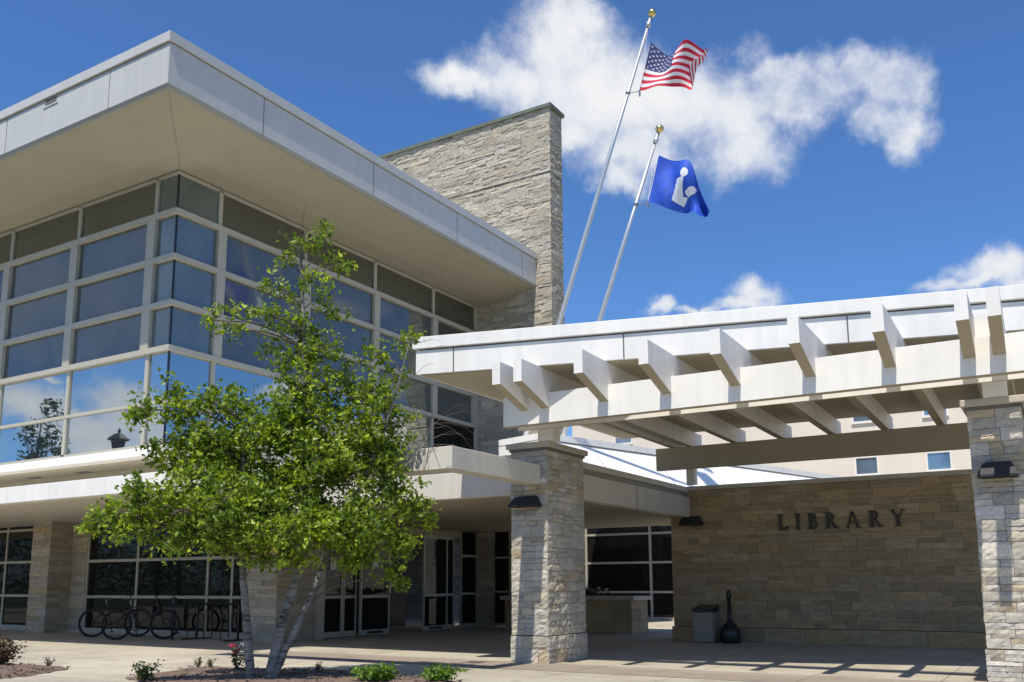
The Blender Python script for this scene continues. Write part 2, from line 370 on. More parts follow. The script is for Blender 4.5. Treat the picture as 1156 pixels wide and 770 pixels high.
# roof : grey fascia panels and coping, sloped edge soffit
UF, VF = 11.6, 15.66; ZB, ZC, ZT = 11.78, 12.80, 13.02
YE = 42.0
bm = bmesh.new()
box(bm, UF, UT-.01, VF, YE, ZB+.06, ZC-.03)
roof = link('roof', bm, M['panel'], LB)
bm = bmesh.new(); box(bm, UF-.05, UT-.012, VF-.05, YE, ZC, ZT); link('coping', bm, M['panel'], roof)
bm = bmesh.new(); box(bm, UF+.012, UT-.02, VF+.012, YE, ZC-.035, ZC); link('coping_reveal', bm, M['dark'], roof)
bm = bmesh.new()
for u in (14.3, 18.35, 22.4, 26.4): link('panel_joint', bx(u, u+.02, VF-.003, VF+.02, ZB+.06, ZC-.03), M['dark'], roof)
for v in (17.7, 21.8, 25.9, 30.0, 34.1, 38.2): link('panel_joint', bx(UF-.003, UF+.02, v, v+.02, ZB+.06, ZC-.03), M['dark'], roof)
bm = bmesh.new(); box(bm, UF-.006, UF+.05, 19.75, 20.2, ZC-.19, ZC-.045); link('scupper', bm, M['dark'], roof)
bm = bmesh.new(); box(bm, UF-.02, UF-.007, 19.68, 20.27, ZC-.235, ZC-.2); link('scupper_lip', bm, M['panel'], roof)
# sloped soffit ring: trim edge -> sloped -> flat
bm = bmesh.new()
def ring(u, v, z): return [bm.verts.new((u, YE, z)), bm.verts.new((u, v, z)), bm.verts.new((UT-.005, v, z))]
r0 = ring(UF, VF, ZB+.06); r1 = ring(UF+.04, VF+.04, ZB-.02); r2 = ring(UF+.12, VF+.12, ZB-.02)
for a, b in ((r0, r1), (r1, r2)):
    for i in (0, 1): bm.faces.new((a[i], a[i+1], b[i+1], b[i]))
link('soffit_trim', bm, M['trim'], roof)
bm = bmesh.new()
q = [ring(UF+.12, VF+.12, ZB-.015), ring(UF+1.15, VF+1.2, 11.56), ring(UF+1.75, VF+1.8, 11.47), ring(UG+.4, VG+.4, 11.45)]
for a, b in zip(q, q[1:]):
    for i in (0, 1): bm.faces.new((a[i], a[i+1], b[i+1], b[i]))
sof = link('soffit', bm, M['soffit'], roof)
for p in sof.data.polygons: p.use_smooth = False
bm = bmesh.new(); tube(bm, [(UF+.13, VF+.13, ZB-.02), (UF+1.15, VF+1.2, 11.555), (UF+1.75, VF+1.8, 11.465), (UG, VG, 11.445)], .012, 4)
link('soffit_seam', bm, M['trim'], sof)

# upper glazing
ZR = [4.49, 5.58, 6.88, 8.01, 9.19, 10.36, 11.42]
cw = bmesh.new()
LV = [VG] + [VG+.70+3.2*i for i in range(8)]      # left face mullion lines
RU = [UG] + [15.25+3.115*i for i in range(4)] + [27.25]
def hbar(z, th, pr):
    box(cw, UG-pr, UG+.06, VG-pr, LV[-1], z-th/2, z+th/2)          # left face bar (runs to the corner)
    box(cw, UG+.06+.001, UT-.03, VG-pr, VG+.06, z-th/2, z+th/2)
for i, z in enumerate(ZR):
    if i == 0: hbar(z+.04, .08, .05)
    elif i == 5: hbar(z, .13, .12)
    elif i == 6: hbar(z-.03, .07, .05)
    elif i == 1: hbar(z, .08, .06)
    else: hbar(z, .13, .12)
for v in LV[1:]:
    box(cw, UG-.05, UG+.05, v-.005, v+.115, 4.53, 11.39)
    box(cw, UG-.10, UG+.05, v-.01, v+.30, 6.9, 10.34)
for u in RU[1:-1]:
    box(cw, u, u+.12, VG-.05, VG+.05, 4.53, 11.39)
    box(cw, u-.01, u+.26, VG-.10, VG+.05, 6.9, 10.34)
box(cw, 27.22, 27.39, VG-.06, VG+.05, 4.53, 11.39); box(cw, 27.05, 27.37, VG-.10, VG+.05, 6.9, 8.0)
curtain = link('curtain_wall', cw, M['frame'], LB)
bm = bmesh.new(); box(bm, UG-.012, UG+.03, VG-.012, VG+.03, 4.5, 11.4); link('corner_seal', bm, M['black'], curtain)
for i in range(6):
    z0, z1 = ZR[i], ZR[i+1]
    for k in range(len(LV)-1):
        v0, v1 = LV[k], LV[k+1]
        mt = M['g_low'] if i <= 1 else (M['g_top'] if i == 5 else M['g_up'])
        if k == 0 and i > 1: mt = M['g_corner']
        link('pane', bx(UG, UG+.02, v0+.002, v1-.002, z0+.002, z1-.002), mt, curtain)
    for k in range(len(RU)-1):
        u0, u1 = RU[k], RU[k+1]
        mt = M['g_low'] if i <= 1 else (M['g_top'] if i == 5 else M['g_up'])
        if k == 0 and i > 1: mt = M['g_corner']
        if k == 4: mt = M['g_dark'] if i in (0, 1, 3) else (M['g_up'] if i == 2 else M['g_top'])
        link('pane', bx(u0+(.022 if k == 0 else .002), u1-.002, VG, VG+.02, z0+.002, z1-.002), mt, curtain)
# sill ledge with soffit and small vents
link('sill', bx(UG-.12, UG+.3, VG-.12, LV[-1], 4.29, 4.49), M['white'], LB)
link('sill', bx(UG+.301, UT-.03, VG-.12, VG+.3, 4.29, 4.49), M['white'], LB)
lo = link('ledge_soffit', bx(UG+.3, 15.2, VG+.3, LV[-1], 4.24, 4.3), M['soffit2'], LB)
bm = bmesh.new()
for v in (22.6, 24.9, 27.3): box(bm, 14.75, 14.95, v-.25, v+.25, 4.225, 4.241)
link('soffit_vent', bm, M['dark'], lo)
link('spandrel', bx(15.15, 15.3, VG+.3, LV[-1], 3.28, 4.24), M['soffit2'], LB)
link('spandrel', bx(UG+.3, UT-.03, VG+.05, VG+.2, 3.2, 4.29), M['panel'], LB)
# rest of the volume, so it holds from the side
link('wall', bx(27.42, 45, 27, 42, 0, 12.6), M['panel'], LB)
link('roof_deck', bx(UG+.5, UT-.02, VG+.5, YE, 11.5, 11.8), M['panel'], LB)
link('interior_wall', bx(UG+4.5, UT-.1, VG+4.5, VG+4.7, 0, 11.4), M['soffit2'], LB)
# tower slab
def tw(name, z0, z1, seed, **k):
    return stone_box(name, UT, 28.33, 15.04, 27.5, z0, z1, ('-x', '-y', '+x'), M['stone_t'], LB, seed=seed, band=(.12, .22), ln=(.35, 1.3), jit=.022, tilt=.01, seg=.15, pal=PAL_T, split=3, gap=.004, depth=.05, hmin=.07)
tw('stone_tower', 10.0, 15.98, 11); tw('stone_tower', 16.06, 18.55, 21)
stone_box('stone_tower', UT, 28.33, 15.04, 27.5, 0, 9.99, ('-x', '-y'), M['stone_t'], LB, seed=31, band=(.2, .34), ln=(.5, 1.6), jit=.03, tilt=.01, pal=PAL_T, split=3, gap=.005, depth=.05)
link('string_course', bx(UT+.02, 28.31, 15.06, 27.4, 15.95, 16.08), M['mortar'], LB)
link('tower_cap', bx(UT-.09, 28.42, 14.95, 27.6, 18.55, 18.68), M['copper'], LB)

# ground floor: piers, bay glazing, entrance
kw = dict(band=(.15, .24), ln=(.35, 1.0), jit=.012, tilt=.004, pal=PAL_B, split=2, gap=.005)
stone_box('stone_pier', 14.4, 15.5, 23.15, 23.97, 0, 3.05, ('-x', '-y'), M['stone_p'], LB, seed=41, **kw)
stone_box('stone_pier', 14.2, 15.4, 14.55, 15.5, 0, 3.05, ('-x', '-y', '+y'), M['stone_p'], LB, seed=45, **kw)
stone_box('stone_wall', 15.05, 15.5, 22.5, 23.15, 0, 3.05, ('-x', ), M['stone_p'], LB, seed=47, **kw)
stone_box('stone_pier', 14.4, 15.5, 31.2, 32.0, 0, 3.05, ('-x', '-y'), M['stone_w'], LB, seed=49, **kw)
def bay(v0, v1, vs, zs, u=15.1, zt=3.05):
    fr = bmesh.new()
    for v in vs: box(fr, u-.045, u+.045, v-.035, v+.035, .1, zt-.03)
    for z in zs: box(fr, u-.04, u+.04, v0+.01, v1-.01, z-.035, z+.035)
    box(fr, u-.05, u+.05, v0, v1, .03, .13); box(fr, u-.05, u+.05, v0, v1, zt-.08, zt-.001)
    f = link('window', fr, M['frame2'], LB)
    vv = sorted(vs); zz = [.13]+list(zs)+[zt-.05]
    for a, b in zip(vv, vv[1:]):
        for c, d in zip(zz, zz[1:]): link('pane', bx(u-.008, u+.008, a+.005, b-.005, c+.003, d-.003), M['g_dark'], f)
bay(15.5, 22.5, (15.54, 16.9, 17.75, 20.39, 22.46), (.93, 1.86))
bay(23.97, 31.2, (24.0, 24.75, 26.5, 28.8, 31.16), (.95, 1.89, 2.8), u=15.2)
link('kerb', bx(14.95, 15.3, 15.5, 31.2, 0, .03), M['sill'], LB)
# entrance wall, plane v = 14.7 running back
VE = 14.7
link('column', bx(15.42, 15.72, VE-.12, VE+.2, 0, 3.1), M['frame2'], LB)
def leaf(u0, u1, v, zt, rails, nm='window', kick=.14, w=.05):
    fr = bmesh.new()
    box(fr, u0, u0+w, v-.03, v+.03, .02, zt); box(fr, u1-w, u1, v-.03, v+.03, .02, zt)
    box(fr, u0+w, u1-w, v-.03, v+.03, .02, kick); box(fr, u0+w, u1-w, v-.03, v+.03, zt-.08, zt)
    for z in rails: box(fr, u0+w, u1-w, v-.028, v+.028, z-.035, z+.035)
    f = link(nm, fr, M['frame2'], LB)
    zz = [kick]+list(rails)+[zt-.08]
    for c, d in zip(zz, zz[1:]): link('pane', bx(u0+w, u1-w, v-.006, v+.006, c, d), M['g_dark'], f)
    return f
leaf(15.74, 16.42, VE, 2.5, (.93,)); leaf(16.44, 16.92, VE, 2.5, (.93,))
for a, b in ((16.94, 18.04), (19.42, 20.5)):
    d = leaf(a, b, VE-.1, 2.5, (.93,), 'door')
    link('kick_plate', bx((a+b)/2-.3, (a+b)/2+.3, VE-.137, VE-.131, .05, .11), M['black'], d)
leaf(20.52, 20.95, VE, 2.5, (.93,))
for u_, z_ in ((15.98, 1.55), (17.35, 1.6)): link('notice', bx(u_, u_+.21, VE-.125 if u_ > 16.9 else VE-.02, VE-.122 if u_ > 16.9 else VE-.017, z_, z_+.28), M['wht'], LB)
for u_ in (17.98, 19.47):
    bm = bmesh.new(); tube(bm, [(u_, VE-.13, .95), (u_, VE-.19, .98), (u_, VE-.19, 1.32), (u_, VE-.13, 1.35)], .012, 8); link('door_handle', bm, M['steel'], LB)
link('lobby_light', bx(16.2, 21.0, VE+1.5, VE+1.6, 2.3, 2.34), M['frame2'], LB)
leaf(21.2, 22.03, VE-.05, 2.9, (.95, 2.0))
link('door_header', bx(15.74, 21.2, VE-.06, VE+.3, 2.5, 3.1), M['soffit2'], LB)
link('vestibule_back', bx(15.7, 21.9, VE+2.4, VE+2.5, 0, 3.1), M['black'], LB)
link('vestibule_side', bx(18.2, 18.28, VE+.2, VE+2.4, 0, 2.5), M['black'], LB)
# back stone wall beside the doors and its dark window slot
stone_box('stone_wall', 22.05, 22.6, 14.1, 14.85, 0, 3.1, ('-x', '-y'), M['stone_p'], LB, seed=61, **kw)
fr = bmesh.new()
for z in (.1, 1.0, 1.95, 2.75): box(fr, 22.12, 22.2, 13.6, 14.1, z-.03, z+.03)
box(fr, 22.12, 22.2, 13.57, 13.62, 0.02, 3.05)
f = link('window', fr, M['frame2'], LB); link('pane', bx(22.15, 22.17, 13.6, 14.1, .1, 3.05), M['g_dark'], f)
stone_box('stone_wall', 22.05, 22.6, 13.1, 13.57, 0, 3.1, ('-x', '-y'), M['stone_p'], LB, seed=65, **kw)

# left canopy (solid) : white fascia and tan underside
can = link('canopy', bx(10.8, 15.4, 13.0, 42, 2.93, 3.27, bev=.008), M['white'], LB)
# cut look of the recessed ceiling
link('canopy_soffit', bx(10.96, 15.39, 13.12, 41.9, 2.915, 2.931), M['beam'], can)
# entry roof with stepped fascia
er = link('entry_roof', prism([(12.75, 7.2), (21.9, 7.2), (21.9, 18.1), (15.41, 18.1), (15.41, 12.99), (12.75, 12.99)], 2.70, 3.2), M['beam'], LB)
link('fascia', prism([(12.50, 7.04), (18.98, 7.04), (18.98, 7.25), (12.7, 7.25), (12.7, 14.4), (12.50, 14.4)], 2.62, 3.06, bev=.006), M['beam'], er)
link('coping', prism([(12.60, 7.12), (18.98, 7.12), (18.98, 7.5), (12.9, 7.5), (12.9, 12.98), (12.60, 12.98)], 3.08, 3.17), M['trim'], er)
link('coping', prism([(12.54, 7.07), (18.98, 7.07), (18.98, 7.6), (12.9, 7.6), (12.9, 12.98), (12.54, 12.98)], 3.17, 3.28, bev=.005), M['beam'], er)
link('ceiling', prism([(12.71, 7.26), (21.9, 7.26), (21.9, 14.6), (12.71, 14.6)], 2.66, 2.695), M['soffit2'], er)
link('panel_joint', bx(16.1, 16.115, 7.036, 7.06, 2.63, 3.05), M['dark'], er)
# projecting eyebrow frame beam (casts the thin shadow line)
link('eyebrow_beam', prism([(10.0, 7.05), (12.42, 7.05), (12.42, 7.33), (10.3, 7.33), (10.3, 12.98), (10.0, 12.98)], 2.75, 3.06, bev=.006), M['beam'], LB)
link('eyebrow_beam', prism([(10.8, 12.98), (10.31, 12.98), (10.31, 12.7), (10.8, 12.7)], 2.77, 3.04), M['beam'], LB)

# back lobby glass behind the planter
LW = thing('lobby_wing', 'glazed lobby wing with a white roof fascia behind the pergola', 'building', (28.4, 12, 0))
fr = bmesh.new(); u = 28.45
vs = (9.9, 11.98, 14.35, 15.0); zs = (.93, 1.9, 2.86, 3.6)
for v in vs: box(fr, u-.05, u+.05, v-.04, v+.04, .12, 4.2)
for z in zs: box(fr, u-.045, u+.045, 9.9, 15, z-.035, z+.035)
box(fr, u-.06, u+.06, 9.9, 15, 0, .12)
f = link('window', fr, M['frame2'], LW)
zz = [.12]+list(zs)+[4.2]
for a, b in zip(vs, vs[1:]):
    for c, d in zip(zz, zz[1:]): link('pane', bx(u-.008, u+.008, a, b, c, d), M['g_dark'], f)
a = Vector((23.0, 13.02)); b = Vector((46., 6.15)); dr = (b-a).normalized(); pn = Vector((-dr.y, dr.x))
def q4(o0, o1, t0=0, t1=24): 
    p = [a+dr*t0+pn*o0, a+dr*t1+pn*o0, a+dr*t1+pn*o1, a+dr*t0+pn*o1]; return [(x.x, x.y) for x in p]
def slant(o_lo, o_hi, o_back, z0, z1, t0=0, t1=24):
    bm = bmesh.new(); rows = []
    for t in (t0, t1):
        p = [a+dr*t+pn*o_lo, a+dr*t+pn*o_hi, a+dr*t+pn*o_back, a+dr*t+pn*o_back]
        rows.append([bm.verts.new((q_.x, q_.y, z)) for q_, z in zip(p, (z0, z1, z1, z0))])
    bm.faces.new(rows[0]); bm.faces.new(rows[1][::-1])
    for i in range(4): bm.faces.new((rows[0][i], rows[1][i], rows[1][(i+1) % 4], rows[0][(i+1) % 4]))
    fix(bm); return bm
wr = link('roof', slant(-1.0, 0, 1.9, 4.2, 5.38), M['white'], LW)  # front face tilted back so the fascia catches more sun
link('coping', prism(q4(-.05, 1.9), 5.41, 5.6), M['white'], wr)
link('coping_reveal', prism(q4(.015, 1.85), 5.38, 5.41), M['dark'], wr)
for t in (2.1, 5.1, 8.1, 11.1, 14.1): link('panel_joint', slant(-1.004, -.004, .05, 4.21, 5.37, t, t+.02), M['dark'], wr)
link('wall', prism(q4(2.0, 2.3, 6), 0, 4.2), M['beige'], LW)

# ------------------------------------------------------------------ pergola
PG = thing('pergola', 'white entrance pergola with projecting rafters and flat roof slab carried on stone pillars', 'pergola', (12, 4, 0))
ZS = 4.40
def sl(v): return 13.19-.265*v      # skewed front edge
vL, vR = 8.42, -1.6
link('roof_slab', prism([(sl(vL), vL), (sl(vR), vR), (18.5, vR), (18.5, vL)], ZS, 4.775, bev=.004), M['white'], PG)
link('coping', prism([(sl(vL)-.05, vL+.04), (sl(vR)-.05, vR), (18.55, vR), (18.55, vL+.04)], 4.80, 4.985, bev=.006), M['white'], PG)
link('coping_reveal', prism([(sl(vL)+.03, vL-.03), (sl(vR)+.03, vR), (18.5, vR), (18.5, vL-.03)], 4.775, 4.80), M['dark'], PG)
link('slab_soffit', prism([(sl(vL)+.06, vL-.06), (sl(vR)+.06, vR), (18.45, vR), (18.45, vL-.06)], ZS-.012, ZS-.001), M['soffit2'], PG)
bm = bmesh.new()
for v in (7.83, 5.3, 2.35, -.6):
    u = sl(v)
    p = [(u-.004, v), (u-.004+.265*.018, v-.018), (u+.02, v-.018), (u+.02, v)]
    l0 = [bm.verts.new((x, y, ZS+.005)) for x, y in p]; h0 = [bm.verts.new((x, y, 4.77)) for x, y in p]
    for i in range(4): bm.faces.new((l0[i], l0[(i+1) % 4], h0[(i+1) % 4], h0[i]))
link('panel_joint', bm, M['dark'], PG)
# front double beam, rear beam
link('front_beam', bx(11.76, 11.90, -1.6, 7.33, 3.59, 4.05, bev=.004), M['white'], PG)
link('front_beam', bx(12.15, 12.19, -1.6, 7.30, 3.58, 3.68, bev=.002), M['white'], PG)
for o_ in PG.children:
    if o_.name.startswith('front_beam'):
        o_.data.materials.append(M['soffit2'])  # beam undersides get the darker tan to paint in their shade
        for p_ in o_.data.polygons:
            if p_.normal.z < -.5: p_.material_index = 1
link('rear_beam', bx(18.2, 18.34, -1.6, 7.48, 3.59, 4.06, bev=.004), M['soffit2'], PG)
vr = [6.92, 6.56, 5.585, 4.62, 3.64, 2.66, 1.70, .825, .51, -.5]
for i, v in enumerate(vr):
    w = .068; dv = .10
    # side profile: level top, end face, sloping underside down past the front beam
    prof = [(10.91, ZS-.014), (10.91, 4.06), (10.99, 4.045), (11.755, 3.81), (12.6, 3.81), (12.85, 4.06), (18.0, 4.06), (18.9, 4.08), (18.9, ZS-.014)]
    bm = bmesh.new()
    # small fan: the rear end sits a little to the left
    A = [bm.verts.new((x, v-w+dv*(x-10.91)/4, z)) for x, z in prof]; B = [bm.verts.new((x, v+w+dv*(x-10.91)/4, z)) for x, z in prof]
    n = len(prof); bm.faces.new(A); bm.faces.new(B[::-1])
    for k in range(n): bm.faces.new((A[k], B[k], B[(k+1) % n], A[(k+1) % n]))
    fix(bm)
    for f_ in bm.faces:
        f_.material_index = 1 if f_.calc_center_median().z < 4.2 and abs(f_.normal.y) < .3 and f_.normal.z < -.2 else 0  # down-facing rafter faces take the darker tan as painted shade
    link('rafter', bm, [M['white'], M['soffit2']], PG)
link('block', bx(11.95, 12.1, 6.72, 6.88, 4.051, 4.38), M['white'], PG)
link('block', bx(11.95, 12.1, .6, .78, 4.051, 4.38), M['white'], PG)
for (v0, v1) in ((6.8, 7.06), (.52, .78)): link('post', bx(12.36, 12.62, v0, v1, 3.43, 4.38), M['white'], PG)
link('post', bx(18.6, 18.78, 6.78, 6.96, 3.3, 4.38), M['beam'], PG)

# ------------------------------------------------------------------ stone pillars
def pillar(v0, v1, label, seed, u0=12.43, u1=13.72):
    p = thing('stone_pillar', label, 'pillar', ((u0+u1)/2, (v0+v1)/2, 0), 'limestone pillars under the pergola')
    kw = dict(band=(.12, .22), ln=(.16, .46), jit=.010, tilt=.004, seg=.05, pal=PAL_P, split=2, gap=.005, depth=.045)
    stone_box('shaft', u0+.012, u1-.012, v0+.012, v1-.012, .42, 3.30, ('-x', '-y', '+x', '+y'), M['stone'], p, seed=seed, **kw)
    stone_box('base', u0-.005, u1+.005, v0-.005, v1+.005, 0, .41, ('-x', '-y', '+x', '+y'), M['stone'], p, seed=seed+9, **kw)
    bm = bmesh.new(); box(bm, u0-.05, u1+.05, v0-.055, v1+.055, 3.34, 3.43)
    bmesh.ops.bevel(bm, geom=bm.edges[:], offset=.01, segments=1, affect='EDGES'); link('cap', bm, M['sill'], p)
    link('cap_joint', bx(u0-.01, u1+.01, v0-.01, v1+.01, 3.30, 3.34), M['mortar'], p)
    return p
pillar(6.94, 7.62, 'rough limestone pillar left of the glass lobby, carrying the left end of the pergola', 101)
pillar(.385, .99, 'pale limestone pillar at the right edge, right of the LIBRARY wall', 201)

def wall_lamp(u, vc, w, z0, z1, label, dep=.2):
    t = thing('wall_lamp', label, 'lamp', (u, vc, z0), 'black wedge shaped wall lamps')
    bm = bmesh.new()
    lo_ = [(u-dep, vc-w/2), (u, vc-w/2), (u, vc+w/2), (u-dep, vc+w/2)]; hi_ = [(u-dep*.5, vc-w*.36), (u, vc-w*.36), (u, vc+w*.36), (u-dep*.5, vc+w*.36)]
    L0 = [bm.verts.new((x, y, z0)) for x, y in lo_]; L1 = [bm.verts.new((x, y, z0+.03)) for x, y in lo_]; H = [bm.verts.new((x, y, z1)) for x, y in hi_]
    for P, Q in ((L0, L1), (L1, H)):
        for i in range(4): bm.faces.new((P[i], P[(i+1) % 4], Q[(i+1) % 4], Q[i]))
    bm.faces.new(H); bm.faces.new(L0[::-1]); fix(bm)
    link('housing', bm, M['lampblk'], t); link('lens', bx(u-dep+.03, u-.03, vc-w/2+.04, vc+w/2-.04, z0-.004, z0-.001), M['lens'], t)
    link('back_plate', bx(u-.012, u+.03, vc-w*.3, vc+w*.3, z0+.01, z1+.02), M['lampblk'], t)
wall_lamp(12.42, 7.29, .5, 2.40, 2.56, 'black wedge lamp on the left stone pillar')
wall_lamp(12.42, .69, .43, 2.44, 2.62, 'black wedge lamp on the right stone pillar', .22)
wall_lamp(18.96, 6.99, .5, 2.44, 2.62, 'black wedge lamp at the left end of the LIBRARY wall')

# ------------------------------------------------------------------ LIBRARY wall
WL = thing('stone_wall', 'long tan limestone block wall bearing the LIBRARY letters', 'wall', (19.3, 3, 0))
kw = dict(band=(.12, .21), ln=(.25, .95), jit=.010, tilt=.003, pal=PAL_W, split=2, gap=.004, depth=.04)
stone_box('masonry', 19.0, 19.6, -2.5, 7.5, .30, 3.2, ('-x', '+y'), M['stone_w'], WL, seed=301, **kw)
stone_box('plinth', 18.95, 19.65, -2.5, 7.53, 0, .295, ('-x', '+y'), M['stone_w'], WL, seed=331, band=(.28, .3), ln=(.6, 1.4), jit=.008, tilt=.002, pal=PAL_W, split=1, gap=.006, depth=.04)
link('cap', bx(18.93, 19.67, -2.5, 7.3, 3.2, 3.29, bev=.008), M['sill'], WL)

# letters: serif capitals as strokes in a unit box (x right, y up), built facing the camera side
def arc(cx, cy, rx, ry, a0, a1, n=10): return [(cx+rx*math.cos(R_(a0+(a1-a0)*i/n)), cy+ry*math.sin(R_(a0+(a1-a0)*i/n))) for i in range(n+1)]
def rect(x0, y0, x1, y1): return [(x0, y0), (x1, y0), (x1, y1), (x0, y1)]
def bowl(x, y0, y1, w, t=.18, th=.075):
    cy = (y0+y1)/2; ry = (y1-y0)/2
    o = arc(x, cy, w, ry, 90, -90); i = arc(x, cy, w-t, ry-th, -90, 90)
    return [o[k:k+2]+[i[len(i)-2-k], i[len(i)-1-k]] for k in range(len(o)-1)]
st = .185; sf = .06
LET = {
 'L': [rect(.12, 0, .12+st, 1), rect(0, 1-sf, .4, 1), rect(0, 0, .68, sf), [(.45, sf), (.68, sf), (.72, .28), (.67, .28)]],
 'I': [rect(.12, 0, .12+st, 1), rect(0, 1-sf, .39, 1), rect(0, 0, .39, sf)],
 'B': [rect(.12, 0, .12+st, 1), rect(0, 1-sf, .34, 1), rect(0, 0, .36, sf), rect(.27, .50, .36, .55)]+bowl(.34, .52, 1, .27)+bowl(.36, 0, .55, .33),
 'R': [rect(.12, 0, .12+st, 1), rect(0, 1-sf, .34, 1), rect(0, 0, .39, sf), rect(.27, .46, .36, .51)]+bowl(.34, .46, 1, .29)+[[(.36, .48), (.52, .48), (.83, 0), (.65, 0)], rect(.62, 0, .92, sf)],
 'A': [[(.38, 1), (.50, 1), (.88, 0), (.71, 0)], [(.38, 1), (.43, .9), (.15, 0), (.08, 0)], rect(.2, .32, .66, .38), rect(0, 0, .26, sf), rect(.6, 0, .98, sf)],
 'Y': [rect(.36, 0, .36+st, .5), [(.36, .5), (.51, .5), (.22, 1), (.06, 1)], [(.46, .5), (.51, .46), (.82, 1), (.75, 1)], rect(-.02, 1-sf, .33, 1), rect(.62, 1-sf, .92, 1), rect(.24, 0, .63, sf)],
}
LT = thing('library_lettering', 'dark bronze serif capital letters spelling LIBRARY on the stone wall', 'sign', (18.95, 4, 2.3))
hgt = .325; adv = {'L': .72, 'I': .39, 'B': .7, 'R': .92, 'A': .98, 'Y': .92}
word = 'LIBRARY'; tot = sum(adv[c] for c in word)*hgt*.93; v0, v1 = 5.16, 2.70; gapl = (v0-v1-tot)/6
v = v0
for c in word:
    bm = bmesh.new()
    for n_, poly in enumerate(LET[c]):
        e = n_*.0004
        f0 = [bm.verts.new((18.945-e, v-x*hgt*.93, 2.275+y*hgt)) for x, y in poly]; f1 = [bm.verts.new((18.985, v-x*hgt*.93, 2.275+y*hgt)) for x, y in poly]
        k = len(poly); bm.faces.new(f0); bm.faces.new(f1[::-1])
        for i in range(k): bm.faces.new((f0[i], f0[(i+1) % k], f1[(i+1) % k], f1[i]))
    fix(bm); link('letter', bm, M['bronze'], LT)
    v -= adv[c]*hgt*.93+gapl

# ------------------------------------------------------------------ planter, bin, ash urn
PLN = thing('stone_planter', 'low stone planter with a cast cap in front of the lobby glass', 'planter', (21.3, 11.2, 0))
stone_box('body', 20.9, 21.9, 9.35, 13.0, 0, .80, ('-x', '-y'), M['stone_w'], PLN, seed=401, band=(.26, .3), ln=(.4, .9), jit=.008, tilt=.002, pal=PAL_W, split=1, gap=.006)
bm = bmesh.new(); box(bm, 20.82, 21.98, 9.25, 13.1, .80, .90); link('rim', bm, M['sill'], PLN)
link('soil', bx(20.95, 21.85, 9.4, 12.95, .86, .912), M['mulch'], PLN)

BN = thing('trash_can', 'square exposed aggregate litter bin with black slanted lid', 'trash can', (18.55, 6.62, 0))
link('body', bx(18.3, 18.74, 6.41, 6.83, .01, .62, bev=.02), M['binst'], BN)
bm = sideprism([(18.29, .625), (18.75, .625), (18.75, .76), (18.29, .68)], 6.40, 6.84, .008); link('lid', bm, M['black'], BN)
UR = thing('ash_urn', 'black bottle shaped cigarette receptacle beside the litter bin', 'ash urn', (18.55, 6.12, 0))
bm = bmesh.new(); lathe(bm, (18.55, 6.12, 0), [(.19, .0), (.205, .03), (.205, .20), (.19, .28), (.12, .37), (.06, .43), (.042, .50), (.036, .90)], 24); link('base', bm, M['black'], UR, True)
bm = bmesh.new(); lathe(bm, (18.55, 6.12, 0), [(.045, .89), (.055, .92), (.055, .98), (.03, 1.06), (.012, 1.08)], 20); link('top', bm, M['black'], UR, True)

# ------------------------------------------------------------------ flags and poles
def flagpole(base, top, r0, r1, ring_t, label):
    base, top = Vector(base), Vector(top)
    p = thing('flagpole', label, 'flagpole', base, 'leaning silver flagpoles')
    bm = bmesh.new(); tube(bm, [base+(top-base)*t for t in (0, .35, .7, 1)], [r0, r0*.92, (r0+r1)/2, r1], 16); link('pole', bm, M['alu'], p, True)
    d = (top-base).normalized()
    bm = bmesh.new(); tube(bm, [top-d*.02, top+d*.12, top+d*.125, top+d*.3], [.075, .075, .05, .05], 14); link('truck', bm, M['alu'], p, True)
    bm = bmesh.new(); ball(bm, top+d*.42, .125, 3); link('finial', bm, M['gold'], p, True)
    bm = bmesh.new(); c = base+(top-base)*ring_t; tube(bm, [c-d*.03, c+d*.03], [r1*1.7, r1*1.7], 12); tube(bm, [c, c+Vector((0, -.38, -.06))], .012, 6)
    e = c+Vector((0, -.38, -.06)); tube(bm, [e+Vector((0, 0, .05)), e+Vector((0, 0, -.16))], .03, 8); link('bracket', bm, M['steel'], p)
    bm = bmesh.new(); tube(bm, [top-d*.1+Vector((-.05, -.05, 0)), e], .006, 5); link('halyard', bm, M['wht'], p)
    link('foot', bx(base.x-.2, base.x+.2, base.y-.2, base.y+.2, base.z-.02, base.z+.12), M['alu'], p)
flagpole((24.0, 15.06, 3.25), (24.0, 9.70, 18.02), .085, .045, .866, 'taller silver flagpole leaning right beside the stone tower')
flagpole((24.0, 13.72, 3.25), (24.0, 9.58, 14.2), .08, .045, .836, 'shorter silver flagpole right of the taller one, flying the blue flag')
link('flag_base', bx(23.5, 24.5, 13.2, 15.5, 3.0, 3.23), M['white'], LB)

